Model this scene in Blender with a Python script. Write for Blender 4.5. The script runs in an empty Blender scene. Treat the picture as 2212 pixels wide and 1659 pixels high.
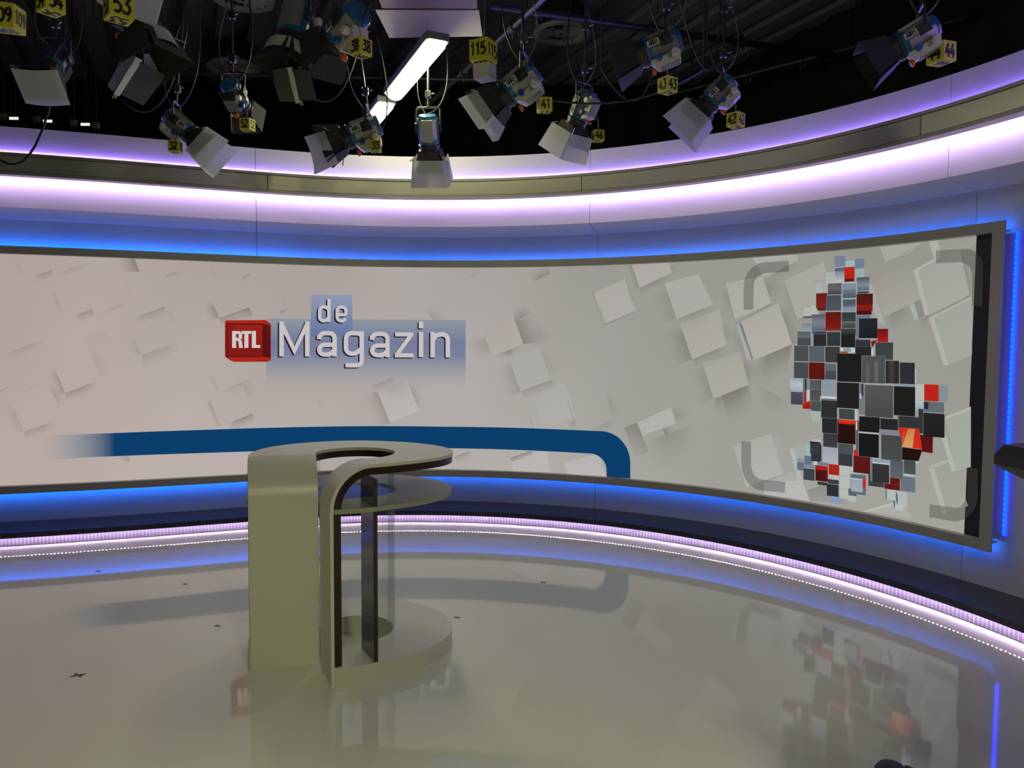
import bpy, bmesh, math, random
import numpy as np
from mathutils import Vector, Matrix

random.seed(7)
C = bpy.context.scene.collection
SC = bpy.context.scene

# ------------------------------------------------------------------ camera, world, light, exposure
cam_d = bpy.data.cameras.new('camera')
cam_d.sensor_fit = 'HORIZONTAL'
cam_d.sensor_width = 36.0
cam_d.lens = 1600.0 / 2212.0 * 36.0
cam_d.clip_start = 0.05
cam = bpy.data.objects.new('camera', cam_d)
C.objects.link(cam)
PITCH, ROLL = 0.0577267, -0.00644720
cam.matrix_world = (Matrix.Translation((0, 0, 1.65)) @ Matrix.Rotation(math.pi / 2 - PITCH, 4, 'X')
                    @ Matrix.Rotation(-ROLL, 4, 'Z'))
SC.camera = cam

world = bpy.data.worlds.new('world')
SC.world = world
world.use_nodes = True
world.node_tree.nodes['Background'].inputs[0].default_value = (0.9, 0.95, 0.7, 1)
world.node_tree.nodes['Background'].inputs[1].default_value = 0.004

SC.view_settings.view_transform = 'Standard'
SC.view_settings.look = 'None'
SC.view_settings.gamma = 1.0
SC.view_settings.exposure = 0.0
SC.view_settings.use_curve_mapping = False
SC.cycles.use_denoising = True
SC.cycles.max_bounces = 8
SC.cycles.sample_clamp_indirect = 6.0

# light levels (radiance of the emitting surfaces)
L_TUBE = 30.0          # fluorescent diffusers
L_TUBE_FRONT = 220.0    # the unseen fluorescent fittings over the crew area
L_COVE = 55.0          # violet tape above the band
L_SLOT = 33.0          # lavender tape under the band
L_BLUE = 42.0          # blue tape behind the picture frame
L_BEAD = 215.0          # tiny LEDs under the black ledge
L_PICTURE = 1.0        # picture wall
TUBE_COL = (1.0, 0.99, 0.56)

# ------------------------------------------------------------------ materials
def lin(c):
    c = c / 255.0
    return c / 12.92 if c <= 0.04045 else ((c + 0.055) / 1.055) ** 2.4
def rgb(r, g, b): return (lin(r), lin(g), lin(b))

def mat(name, col, rough=0.5, metal=0.0, coat=0.0, emit=0.0, ecol=None, vary=0.06, scale=18.0, bump=0.0, trans=0.0, ior=1.5, spec=0.5):
    m = bpy.data.materials.new(name); m.use_nodes = True
    nt = m.node_tree; b = nt.nodes['Principled BSDF']
    b.inputs['Roughness'].default_value = rough
    b.inputs['Metallic'].default_value = metal
    b.inputs['IOR'].default_value = ior
    b.inputs['Specular IOR Level'].default_value = spec
    if coat: b.inputs['Coat Weight'].default_value = coat; b.inputs['Coat Roughness'].default_value = 0.05
    if trans: b.inputs['Transmission Weight'].default_value = trans
    b.inputs['Base Color'].default_value = (*col, 1)
    if vary or bump:
        tc = nt.nodes.new('ShaderNodeTexCoord'); nz = nt.nodes.new('ShaderNodeTexNoise')
        nz.inputs['Scale'].default_value = scale; nz.inputs['Detail'].default_value = 3
        nt.links.new(tc.outputs['Object'], nz.inputs['Vector'])
        if vary:
            mx = nt.nodes.new('ShaderNodeMix'); mx.data_type = 'RGBA'
            mx.inputs[6].default_value = (*[c * (1 - vary) for c in col], 1)
            mx.inputs[7].default_value = (*[min(1, c * (1 + vary)) for c in col], 1)
            nt.links.new(nz.outputs['Fac'], mx.inputs[0]); nt.links.new(mx.outputs[2], b.inputs['Base Color'])
        if bump:
            bp = nt.nodes.new('ShaderNodeBump'); bp.inputs['Strength'].default_value = bump; bp.inputs['Distance'].default_value = 0.002
            nt.links.new(nz.outputs['Fac'], bp.inputs['Height']); nt.links.new(bp.outputs['Normal'], b.inputs['Normal'])
    if emit:
        b.inputs['Emission Color'].default_value = (*(ecol or col), 1)
        b.inputs['Emission Strength'].default_value = emit
    return m

def picture_mat(name, alpha):
    m = bpy.data.materials.new(name); m.use_nodes = True
    nt = m.node_tree; nt.nodes.clear()
    o = nt.nodes.new('ShaderNodeOutputMaterial'); e = nt.nodes.new('ShaderNodeEmission'); a = nt.nodes.new('ShaderNodeAttribute')
    a.attribute_name = 'Col'
    e.inputs['Strength'].default_value = L_PICTURE
    nt.links.new(a.outputs['Color'], e.inputs['Color'])
    if alpha:
        t = nt.nodes.new('ShaderNodeBsdfTransparent'); mx = nt.nodes.new('ShaderNodeMixShader')
        nt.links.new(a.outputs['Alpha'], mx.inputs[0]); nt.links.new(t.outputs[0], mx.inputs[1]); nt.links.new(e.outputs[0], mx.inputs[2])
        nt.links.new(mx.outputs[0], o.inputs[0])
    else:
        nt.links.new(e.outputs[0], o.inputs[0])
    return m

M = {}
M['floor'] = mat('gloss_floor', (0.71, 0.715, 0.65), 0.045, vary=0.03, scale=1.2, ior=1.7)
M['wall'] = mat('wall_paint', (0.55, 0.55, 0.58), 0.55, vary=0.02)
M['fascia'] = mat('fascia_paint', (0.68, 0.66, 0.70), 0.5, vary=0.02)
M['band'] = mat('band_satin_metal', (0.42, 0.41, 0.34), 0.32, metal=0.45, vary=0.05, scale=3)
M['lip'] = mat('band_trim', (0.30, 0.29, 0.25), 0.4, metal=0.3)
M['soffit'] = mat('soffit_paint', (0.62, 0.6, 0.66), 0.5, vary=0.02)
M['ledge'] = mat('black_gloss_ledge', (0.012, 0.014, 0.022), 0.12, vary=0.1)
M['kick'] = mat('kick_panel', (0.27, 0.24, 0.30), 0.3, vary=0.02)
M['kick_streak'] = mat('kick_streak', (0.52, 0.49, 0.56), 0.4, vary=0.02)
M['joint'] = mat('dark_joint', (0.03, 0.02, 0.03), 0.6)
M['frame'] = mat('frame_grey', (0.34, 0.335, 0.29), 0.42, vary=0.05, scale=4)
M['black'] = mat('black_void', (0.008, 0.008, 0.010), 0.9, vary=0.2)
M['deck'] = mat('ceiling_deck', (0.24, 0.24, 0.37), 0.5, metal=0.2, vary=0.2, scale=2)
M['screen_black'] = mat('unlit_screen', (0.006, 0.006, 0.007), 0.35)
M['pic'] = picture_mat('picture_light', False)
M['pic_a'] = picture_mat('picture_light_blend', True)
M['led_violet'] = mat('led_violet', (0.6, 0.5, 1), 0.4, emit=L_COVE, ecol=(0.30, 0.18, 1.0), vary=0)
M['led_lavender'] = mat('led_lavender', (0.8, 0.7, 1), 0.4, emit=L_SLOT, ecol=(0.74, 0.54, 1.0), vary=0)
M['led_blue'] = mat('led_blue', (0.1, 0.3, 1), 0.4, emit=L_BLUE, ecol=(0.0, 0.15, 1.0), vary=0)
M['led_bead'] = mat('led_bead', (0.9, 0.85, 1), 0.4, emit=L_BEAD, ecol=(0.82, 0.63, 1.0), vary=0)
M['tube'] = mat('tube_diffuser', (0.9, 0.9, 0.8), 0.3, emit=L_TUBE, ecol=TUBE_COL, vary=0)
M['tube_front'] = mat('tube_diffuser_front', (0.9, 0.9, 0.8), 0.3, emit=L_TUBE_FRONT, ecol=TUBE_COL, vary=0)
M['laminate'] = mat('desk_laminate', (0.74, 0.745, 0.63), 0.3, vary=0.02)
M['laminate_top'] = mat('desk_base_laminate', (0.64, 0.645, 0.57), 0.3, vary=0.02)
M['core'] = mat('desk_core', (0.028, 0.016, 0.011), 0.32, vary=0.15)
M['post'] = mat('desk_post', (0.035, 0.022, 0.017), 0.12, vary=0.15)
M['steel'] = mat('bright_steel', (0.6, 0.6, 0.62), 0.3, metal=0.9)
M['pipe'] = mat('dark_pipe', (0.05, 0.05, 0.055), 0.35, metal=0.6)
M['yoke'] = mat('black_metal', (0.018, 0.018, 0.02), 0.4)
M['barn'] = mat('barn_door_black', (0.02, 0.02, 0.018), 0.75)
M['silver'] = mat('housing_silver', (0.36, 0.36, 0.33), 0.4, metal=0.25)
M['greyhouse'] = mat('housing_grey', (0.17, 0.17, 0.16), 0.5)
M['blue'] = mat('housing_blue', (0.012, 0.10, 0.22), 0.35)
M['white_plastic'] = mat('white_plastic', (0.62, 0.62, 0.55), 0.4)
M['orange'] = mat('orange_knob', (0.62, 0.10, 0.012), 0.4)
M['blueknob'] = mat('blue_knob', (0.01, 0.06, 0.38), 0.35)
M['lens'] = mat('dark_lens', (0.02, 0.02, 0.025), 0.08)
M['wood'] = mat('clothespin_wood', (0.50, 0.36, 0.20), 0.6, vary=0.2, scale=40)
M['yellow'] = mat('yellow_card', (0.60, 0.58, 0.03), 0.6)
M['ink'] = mat('black_ink', (0.006, 0.006, 0.005), 0.6)
M['card'] = mat('white_card', (0.7, 0.7, 0.66), 0.6)
M['darkcard'] = mat('dark_card', (0.06, 0.06, 0.058), 0.7)
M['duct'] = mat('duct_sheet', (0.20, 0.17, 0.10), 0.6)
M['ductflap'] = mat('duct_flap', (0.50, 0.49, 0.36), 0.6)
M['cable'] = mat('black_cable', (0.012, 0.012, 0.012), 0.5)
M['wire'] = mat('safety_wire', (0.25, 0.25, 0.24), 0.4, metal=0.5)
M['diffuser'] = mat('vent_white', (0.42, 0.42, 0.46), 0.5)
M['tape'] = mat('floor_tape', (0.20, 0.20, 0.19), 0.5)
M['rubber'] = mat('matte_rubber', (0.01, 0.01, 0.011), 0.5)
M['screw'] = mat('chrome', (0.7, 0.7, 0.7), 0.15, metal=1.0)

def paper_mat():
    m = bpy.data.materials.new('diffusion_paper'); m.use_nodes = True
    nt = m.node_tree; b = nt.nodes['Principled BSDF']; b.inputs['Base Color'].default_value = (0.62, 0.62, 0.62, 1); b.inputs['Roughness'].default_value = 0.8
    t = nt.nodes.new('ShaderNodeBsdfTranslucent'); t.inputs[0].default_value = (0.6, 0.6, 0.62, 1)
    nz = nt.nodes.new('ShaderNodeTexNoise'); nz.inputs['Scale'].default_value = 6
    mr = nt.nodes.new('ShaderNodeMapRange'); mr.inputs['To Min'].default_value = 0.22; mr.inputs['To Max'].default_value = 0.4
    mx = nt.nodes.new('ShaderNodeMixShader'); o = nt.nodes['Material Output']
    nt.links.new(nz.outputs['Fac'], mr.inputs['Value']); nt.links.new(mr.outputs[0], mx.inputs[0])
    nt.links.new(b.outputs[0], mx.inputs[1]); nt.links.new(t.outputs[0], mx.inputs[2]); nt.links.new(mx.outputs[0], o.inputs[0])
    return m
M['paper'] = paper_mat()

def clear_mat(name, tint, mixf, rough):
    m = bpy.data.materials.new(name); m.use_nodes = True
    nt = m.node_tree; b = nt.nodes['Principled BSDF']
    b.inputs['Base Color'].default_value = (*tint, 1); b.inputs['Roughness'].default_value = rough
    t = nt.nodes.new('ShaderNodeBsdfTransparent'); t.inputs[0].default_value = (0.97, 0.98, 0.97, 1)
    fr = nt.nodes.new('ShaderNodeLayerWeight'); fr.inputs[0].default_value = 0.15
    mr = nt.nodes.new('ShaderNodeMapRange'); mr.inputs['To Min'].default_value = mixf; mr.inputs['To Max'].default_value = min(1, mixf + 0.25)
    mx = nt.nodes.new('ShaderNodeMixShader'); o = nt.nodes['Material Output']
    nt.links.new(fr.outputs['Fresnel'], mr.inputs['Value']); nt.links.new(mr.outputs[0], mx.inputs[0])
    nt.links.new(t.outputs[0], mx.inputs[1]); nt.links.new(b.outputs[0], mx.inputs[2]); nt.links.new(mx.outputs[0], o.inputs[0])
    return m
M['acrylic'] = clear_mat('clear_acrylic', (0.5, 0.52, 0.5), 0.015, 0.05)
M['frosted'] = clear_mat('frosted_glass', (0.46, 0.47, 0.42), 0.60, 0.3)
M['frost_edge'] = mat('glass_edge', (0.36, 0.38, 0.26), 0.4)

# ------------------------------------------------------------------ helpers
class MB:
    """collects geometry and links it as one mesh object"""
    def __init__(s): s.v = []; s.f = []
    def add(s, vs, fs):
        n = len(s.v); s.v += [tuple(v) for v in vs]; s.f += [tuple(i + n for i in f) for f in fs]; return s
    def box(s, c, h, R=None, bev=0.0):
        cx, cy, cz = c; a, b, d = h
        if bev <= 0:
            vs = [Vector((x * a, y * b, z * d)) for x in (-1, 1) for y in (-1, 1) for z in (-1, 1)]
            fs = [(0, 1, 3, 2), (4, 6, 7, 5), (0, 4, 5, 1), (2, 3, 7, 6), (0, 2, 6, 4), (1, 5, 7, 3)]
        else:
            bm = bmesh.new(); bmesh.ops.create_cube(bm, size=2)
            for v in bm.verts: v.co = Vector((v.co.x * a, v.co.y * b, v.co.z * d))
            bmesh.ops.bevel(bm, geom=bm.edges[:], offset=bev, segments=2, affect='EDGES', profile=0.5)
            bm.verts.index_update(); vs = [v.co.copy() for v in bm.verts]; fs = [[v.index for v in f.verts] for f in bm.faces]; bm.free()
        if R is not None: vs = [R @ v for v in vs]
        return s.add([v + Vector(c) for v in vs], fs)
    def tube(s, pts, r, n=8, cap=True):
        pts = [Vector(p) for p in pts]; rs = r if isinstance(r, (list, tuple)) else [r] * len(pts)
        t0 = (pts[1] - pts[0]).normalized()
        u = t0.orthogonal().normalized(); rings = []
        for i, p in enumerate(pts):
            t = (pts[min(i + 1, len(pts) - 1)] - pts[max(i - 1, 0)]).normalized()
            u = (u - t * u.dot(t)).normalized(); w = t.cross(u)
            rings.append([p + (u * math.cos(2 * math.pi * k / n) + w * math.sin(2 * math.pi * k / n)) * rs[i] for k in range(n)])
        vs = sum(rings, []); fs = []
        for i in range(len(pts) - 1):
            for k in range(n): fs.append((i * n + k, i * n + (k + 1) % n, (i + 1) * n + (k + 1) % n, (i + 1) * n + k))
        if cap: fs.append(tuple(range(n - 1, -1, -1))); fs.append(tuple((len(pts) - 1) * n + k for k in range(n)))
        return s.add(vs, fs)
    def lathe(s, prof, n=20, axis='Y', o=(0, 0, 0), cap=True):
        vs = []; fs = []
        for (r, t) in prof:
            for k in range(n):
                a = 2 * math.pi * (k + 0.5) / n; x, z = r * math.cos(a), r * math.sin(a)
                p = {'Y': (x, t, z), 'Z': (x, z, t), 'X': (t, x, z)}[axis]
                vs.append((p[0] + o[0], p[1] + o[1], p[2] + o[2]))
        for i in range(len(prof) - 1):
            for k in range(n): fs.append((i * n + k, (i + 1) * n + k, (i + 1) * n + (k + 1) % n, i * n + (k + 1) % n))
        if cap: fs.append(tuple(range(n))); fs.append(tuple((len(prof) - 1) * n + k for k in range(n - 1, -1, -1)))
        return s.add(vs, fs)
    def plate(s, quad, th):
        """flat quad given thickness along its normal"""
        q = [Vector(p) for p in quad]; nrm = (q[1] - q[0]).cross(q[2] - q[0]).normalized() * th
        k = len(q); vs = q + [p + nrm for p in q]
        fs = [tuple(range(k - 1, -1, -1)), tuple(range(k, 2 * k))] + [(i, (i + 1) % k, k + (i + 1) % k, k + i) for i in range(k)]
        return s.add(vs, fs)
    def build(s, name, m, parent=None, smooth=False, local=False):
        me = bpy.data.meshes.new(name); me.from_pydata(s.v, [], s.f); me.materials.append(m)
        bm = bmesh.new(); bm.from_mesh(me); bmesh.ops.recalc_face_normals(bm, faces=bm.faces); bm.to_mesh(me); bm.free()
        if smooth:
            me.polygons.foreach_set('use_smooth', [True] * len(me.polygons))
            try: me.set_sharp_from_angle(angle=math.radians(35))
            except Exception: pass
        o = bpy.data.objects.new(name, me); C.objects.link(o)
        if parent is not None:
            o.parent = parent
            if not local: o.matrix_parent_inverse = parent.matrix_world.inverted()
        return o

def tag(o, label=None, cat=None, group=None, kind=None):
    if label: o['label'] = label
    if cat: o['category'] = cat
    if group: o['group'] = group
    if kind: o['kind'] = kind
    return o
def thing(name, label, cat, loc=(0, 0, 0), group=None, mtx=None):
    o = bpy.data.objects.new(name, None); C.objects.link(o); o.empty_display_size = 0.1
    o.matrix_world = mtx if mtx is not None else Matrix.Translation(loc)
    return tag(o, label, cat, group)
def structure(name):
    o = bpy.data.objects.new(name, None); C.objects.link(o); o['kind'] = 'structure'; o.empty_display_size = 0.1
    return o

# ------------------------------------------------------------------ plan of the curved set wall: straight on the left, an arc on the right
KL, KR, S1 = -0.0817592540, 0.240198845, -2.16597753
_s = np.linspace(-7, 9, 1601); _ds = _s[1] - _s[0]
_k = KL + (KR - KL) / (1 + np.exp(-np.clip((_s - S1) / 0.3, -50, 50)))
_th = np.cumsum(_k) * _ds; _i0 = int(np.argmin(abs(_s))); _th = _th - _th[_i0] + 0.104974379
_x = np.cumsum(np.cos(_th)) * _ds; _y = np.cumsum(-np.sin(_th)) * _ds
_x = _x - _x[_i0] - 0.334095874; _y = _y - _y[_i0] + 7.01947797
_nx = -np.sin(_th); _ny = -np.cos(_th)
def W(s, o, z):
    """point at arc length s along the wall, o metres in front of it, height z"""
    return (float(np.interp(s, _s, _x) + np.interp(s, _s, _nx) * o), float(np.interp(s, _s, _y) + np.interp(s, _s, _ny) * o), float(z))

def sweep(name, prof, s0, s1, m, parent=None, step=0.08, closed=True, mb=None):
    """sweeps an (o, z) outline along the wall from s0 to s1"""
    n = max(2, int(abs(s1 - s0) / step) + 1); k = len(prof); b = mb or MB(); vs = []; fs = []
    for i in range(n):
        s = s0 + (s1 - s0) * i / (n - 1)
        for (o, z) in prof: vs.append(W(s, o, z))
    for i in range(n - 1):
        for j in range(k if closed else k - 1):
            j2 = (j + 1) % k; fs.append((i * k + j, i * k + j2, (i + 1) * k + j2, (i + 1) * k + j))
    if closed: fs.append(tuple(range(k - 1, -1, -1))); fs.append(tuple((n - 1) * k + j for j in range(k)))
    b.add(vs, fs)
    return None if mb else b.build(name, m, parent, smooth=True)
def rect(o0, o1, z0, z1): return [(o0, z0), (o1, z0), (o1, z1), (o0, z1)]

def stroke2d(path, w):
    """flat ribbon of width w along a 2-D path, mitred; returns (left, right) points"""
    P = [np.array(p, float) for p in path]; P = [p for i, p in enumerate(P) if i == 0 or np.linalg.norm(p - P[i - 1]) > 1e-6]; L = []; R = []
    for i, p in enumerate(P):
        d1 = P[i] - P[i - 1] if i > 0 else P[1] - P[0]; d2 = P[i + 1] - P[i] if i < len(P) - 1 else d1
        d1 = d1 / (np.linalg.norm(d1) + 1e-9); d2 = d2 / (np.linalg.norm(d2) + 1e-9); t = d1 + d2; t = t / (np.linalg.norm(t) + 1e-9)
        nrm = np.array([-t[1], t[0]]); c = max(0.5, float(np.dot(nrm, np.array([-d1[1], d1[0]]))))
        L.append(p + nrm * w / 2 / c); R.append(p - nrm * w / 2 / c)
    return L, R
M['led_bead_blue'] = mat('led_bead_blue', (0.3, 0.6, 1), 0.4, emit=8.0, ecol=(0.0, 0.025, 1.0), vary=0)
M['led_blue_strip'] = mat('led_blue_strip', (0.1, 0.3, 1), 0.4, emit=7.0, ecol=(0.0, 0.022, 1.0), vary=0)
M['lit_panel'] = mat('lit_panel', (0.9, 0.9, 0.85), 0.4, emit=0.9, ecol=(0.95, 0.95, 0.85), vary=0)
# ------------------------------------------------------------------ what the picture wall shows, in metres along the wall and height
PICTURE_BLOCKS=[
(-0.9419,1.1677,-0.6592,1.2706,-0.55,0.9819,-0.8237,0.8676,(179,175,172),(185,181,177)),
(0.0595,1.75,0.3377,1.9289,0.4505,1.6254,0.1522,1.5053,(172,165,161),(176,170,165)),
(0.3116,1.4833,0.5998,1.5938,0.7131,1.2925,0.4296,1.1788,(170,168,163),(172,170,165)),
(0.5362,1.1435,0.8429,1.2675,0.9611,0.9697,0.6549,0.827,(173,170,166),(174,172,168)),
(1.1085,2.0879,1.4011,2.2063,1.5076,1.9209,1.2205,1.807,(172,168,163),(174,171,166)),
(1.4642,2.3277,1.8017,2.3305,1.8303,2.2477,1.5367,2.1248,(174,168,164),(174,170,166)),
(1.1887,2.0864,1.4016,2.1974,1.4893,1.9256,1.2208,1.8115,(173,168,163),(174,170,166)),
(2.5256,2.3303,2.8913,2.3312,2.9046,2.288,2.6304,2.1644,(172,171,165),(168,167,161)),
(2.3047,2.1393,2.6133,2.1812,2.6939,1.9674,2.3894,1.841,(170,168,161),(174,172,166)),
(2.2002,1.9645,1.8787,1.8512,1.7643,2.1598,2.0626,2.2248,(170,168,162),(172,169,164)),
(1.9111,1.808,2.2534,1.9259,2.3255,1.6348,2.0249,1.5044,(168,165,158),(172,169,162)),
(2.1144,1.4807,2.4432,1.5784,2.5185,1.306,2.2227,1.1797,(166,164,156),(172,169,160)),
(2.7959,2.1362,3.103,2.2619,3.1837,1.9253,2.9061,1.8332,(166,166,158),(168,167,160)),
(3.5198,2.3305,3.8164,2.3322,3.7358,2.2681,3.5671,2.2246,(164,164,156),(166,166,158)),
(3.446,2.1418,3.7393,2.2678,3.8243,1.9537,3.5703,1.838,(150,148,140),(164,162,154)),
(3.4121,2.0506,3.4704,2.076,3.5835,1.7744,3.5241,1.8036,(168,167,160),(168,167,160)),
(3.7393,2.2678,3.7717,2.1496,3.8243,1.9537,3.7852,2.0708,(136,134,127),(136,134,127)),
(3.7494,1.9126,3.7767,1.9286,3.8159,1.8153,3.7847,1.8125,(166,174,168),(166,174,168)),
(3.7766,1.932,3.8244,1.9503,3.8564,1.838,3.8157,1.8187,(140,139,133),(140,139,133)),
(3.8643,2.3323,3.925,2.3321,3.9645,2.1838,3.9025,2.221,(172,174,167),(172,174,167)),
(3.925,2.3321,4.1673,2.3232,4.1691,2.279,3.9642,2.1903,(150,152,144),(158,160,152)),
(3.7717,2.1496,4.0731,2.2672,4.1472,1.9674,3.8905,1.8404,(160,162,155),(168,168,161)),
(3.7647,2.1502,3.7922,2.1568,3.8871,1.8405,3.8577,1.8393,(176,177,170),(176,177,170)),
(3.7647,2.1502,3.9161,2.2197,3.9201,2.2042,3.7756,2.1378,(174,176,169),(174,176,169)),
(3.918,1.833,4.1639,1.9506,4.1797,1.5809,4.0252,1.5122,(160,163,154),(164,167,158)),
(3.8843,1.8238,3.9145,1.8365,4.0298,1.5123,3.9985,1.51,(176,177,169),(176,177,169)),
(3.8843,1.8238,4.1575,1.9522,4.1644,1.9392,3.8917,1.8103,(172,174,166),(172,174,166)),
(2.4369,1.8281,2.7518,1.9617,2.8713,1.6429,2.5556,1.511,(170,168,160),(177,174,166)),
(2.4033,1.7998,2.4246,1.8053,2.5472,1.5083,2.5092,1.5018,(160,166,166),(168,172,170)),
(2.429,1.8012,2.4485,1.8075,2.5572,1.5134,2.5386,1.5114,(118,116,112),(140,138,132)),
(2.3996,0.7984,2.7156,0.9268,2.8299,0.6191,2.5226,0.475,(170,170,165),(178,177,173)),
(2.7156,0.9268,2.7754,0.9468,2.9437,0.6295,2.8299,0.6191,(162,162,158),(162,162,158)),
(2.8738,0.8217,2.9099,0.838,2.9863,0.5859,2.9501,0.5807,(178,181,175),(178,181,175)),
(2.9099,0.838,3.0143,0.8842,3.0565,0.7763,2.9843,0.5875,(165,168,162),(165,168,162)),
(2.6706,0.5296,2.9843,0.5875,3.0495,0.4365,2.6733,0.4312,(182,182,179),(182,182,179)),
(2.8253,0.604,2.9237,0.6411,2.9501,0.5807,2.6656,0.524,(170,170,166),(170,170,166)),
(3.0305,0.5166,3.1777,0.5905,3.3514,0.4651,3.0495,0.4365,(142,140,135),(156,154,149)),
(3.4632,0.4317,3.692,0.5421,3.7188,0.5283,3.5131,0.4367,(186,186,181),(186,186,181)),
(3.5131,0.4367,3.7613,0.5534,3.8256,0.4475,3.5084,0.4403,(172,172,167),(172,172,167)),
(3.9538,0.8281,4.0583,0.8801,4.1975,0.614,4.0561,0.5371,(158,160,151),(163,165,157)),
(3.9206,0.8272,3.9548,0.8446,4.0579,0.5334,4.0279,0.5271,(178,178,171),(178,178,171)),
(3.9206,0.8272,4.056,0.8958,4.0601,0.8763,3.9396,0.8111,(172,174,166),(172,174,166)),
(4.0266,1.1571,4.1883,1.2348,4.2025,0.8661,4.105,0.8232,(162,167,158),(163,170,161)),
(4.0048,1.0341,4.0353,1.0456,4.1089,0.8262,4.0795,0.8175,(174,183,174),(174,183,174)),
(4.0259,1.1755,4.1876,1.2526,4.1869,1.2324,4.0306,1.1599,(178,181,173),(178,181,173)),
(1.5368,0.9337,1.8411,1.0861,1.8923,0.9492,1.5883,0.8233,(176,174,170),(178,176,172)),
(0.3425,0.5027,0.6778,0.6433,0.7186,0.4312,0.3625,0.4206,(185,180,180),(185,180,180)),
(0.8464,0.5262,1.1773,0.633,1.2562,0.4296,0.8861,0.4222,(182,178,178),(186,182,183)),
(2.6782,1.0269,2.7283,1.0308,2.7283,1.03,2.6782,1.0261,(160,160,150),(160,160,150)),
]
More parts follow.
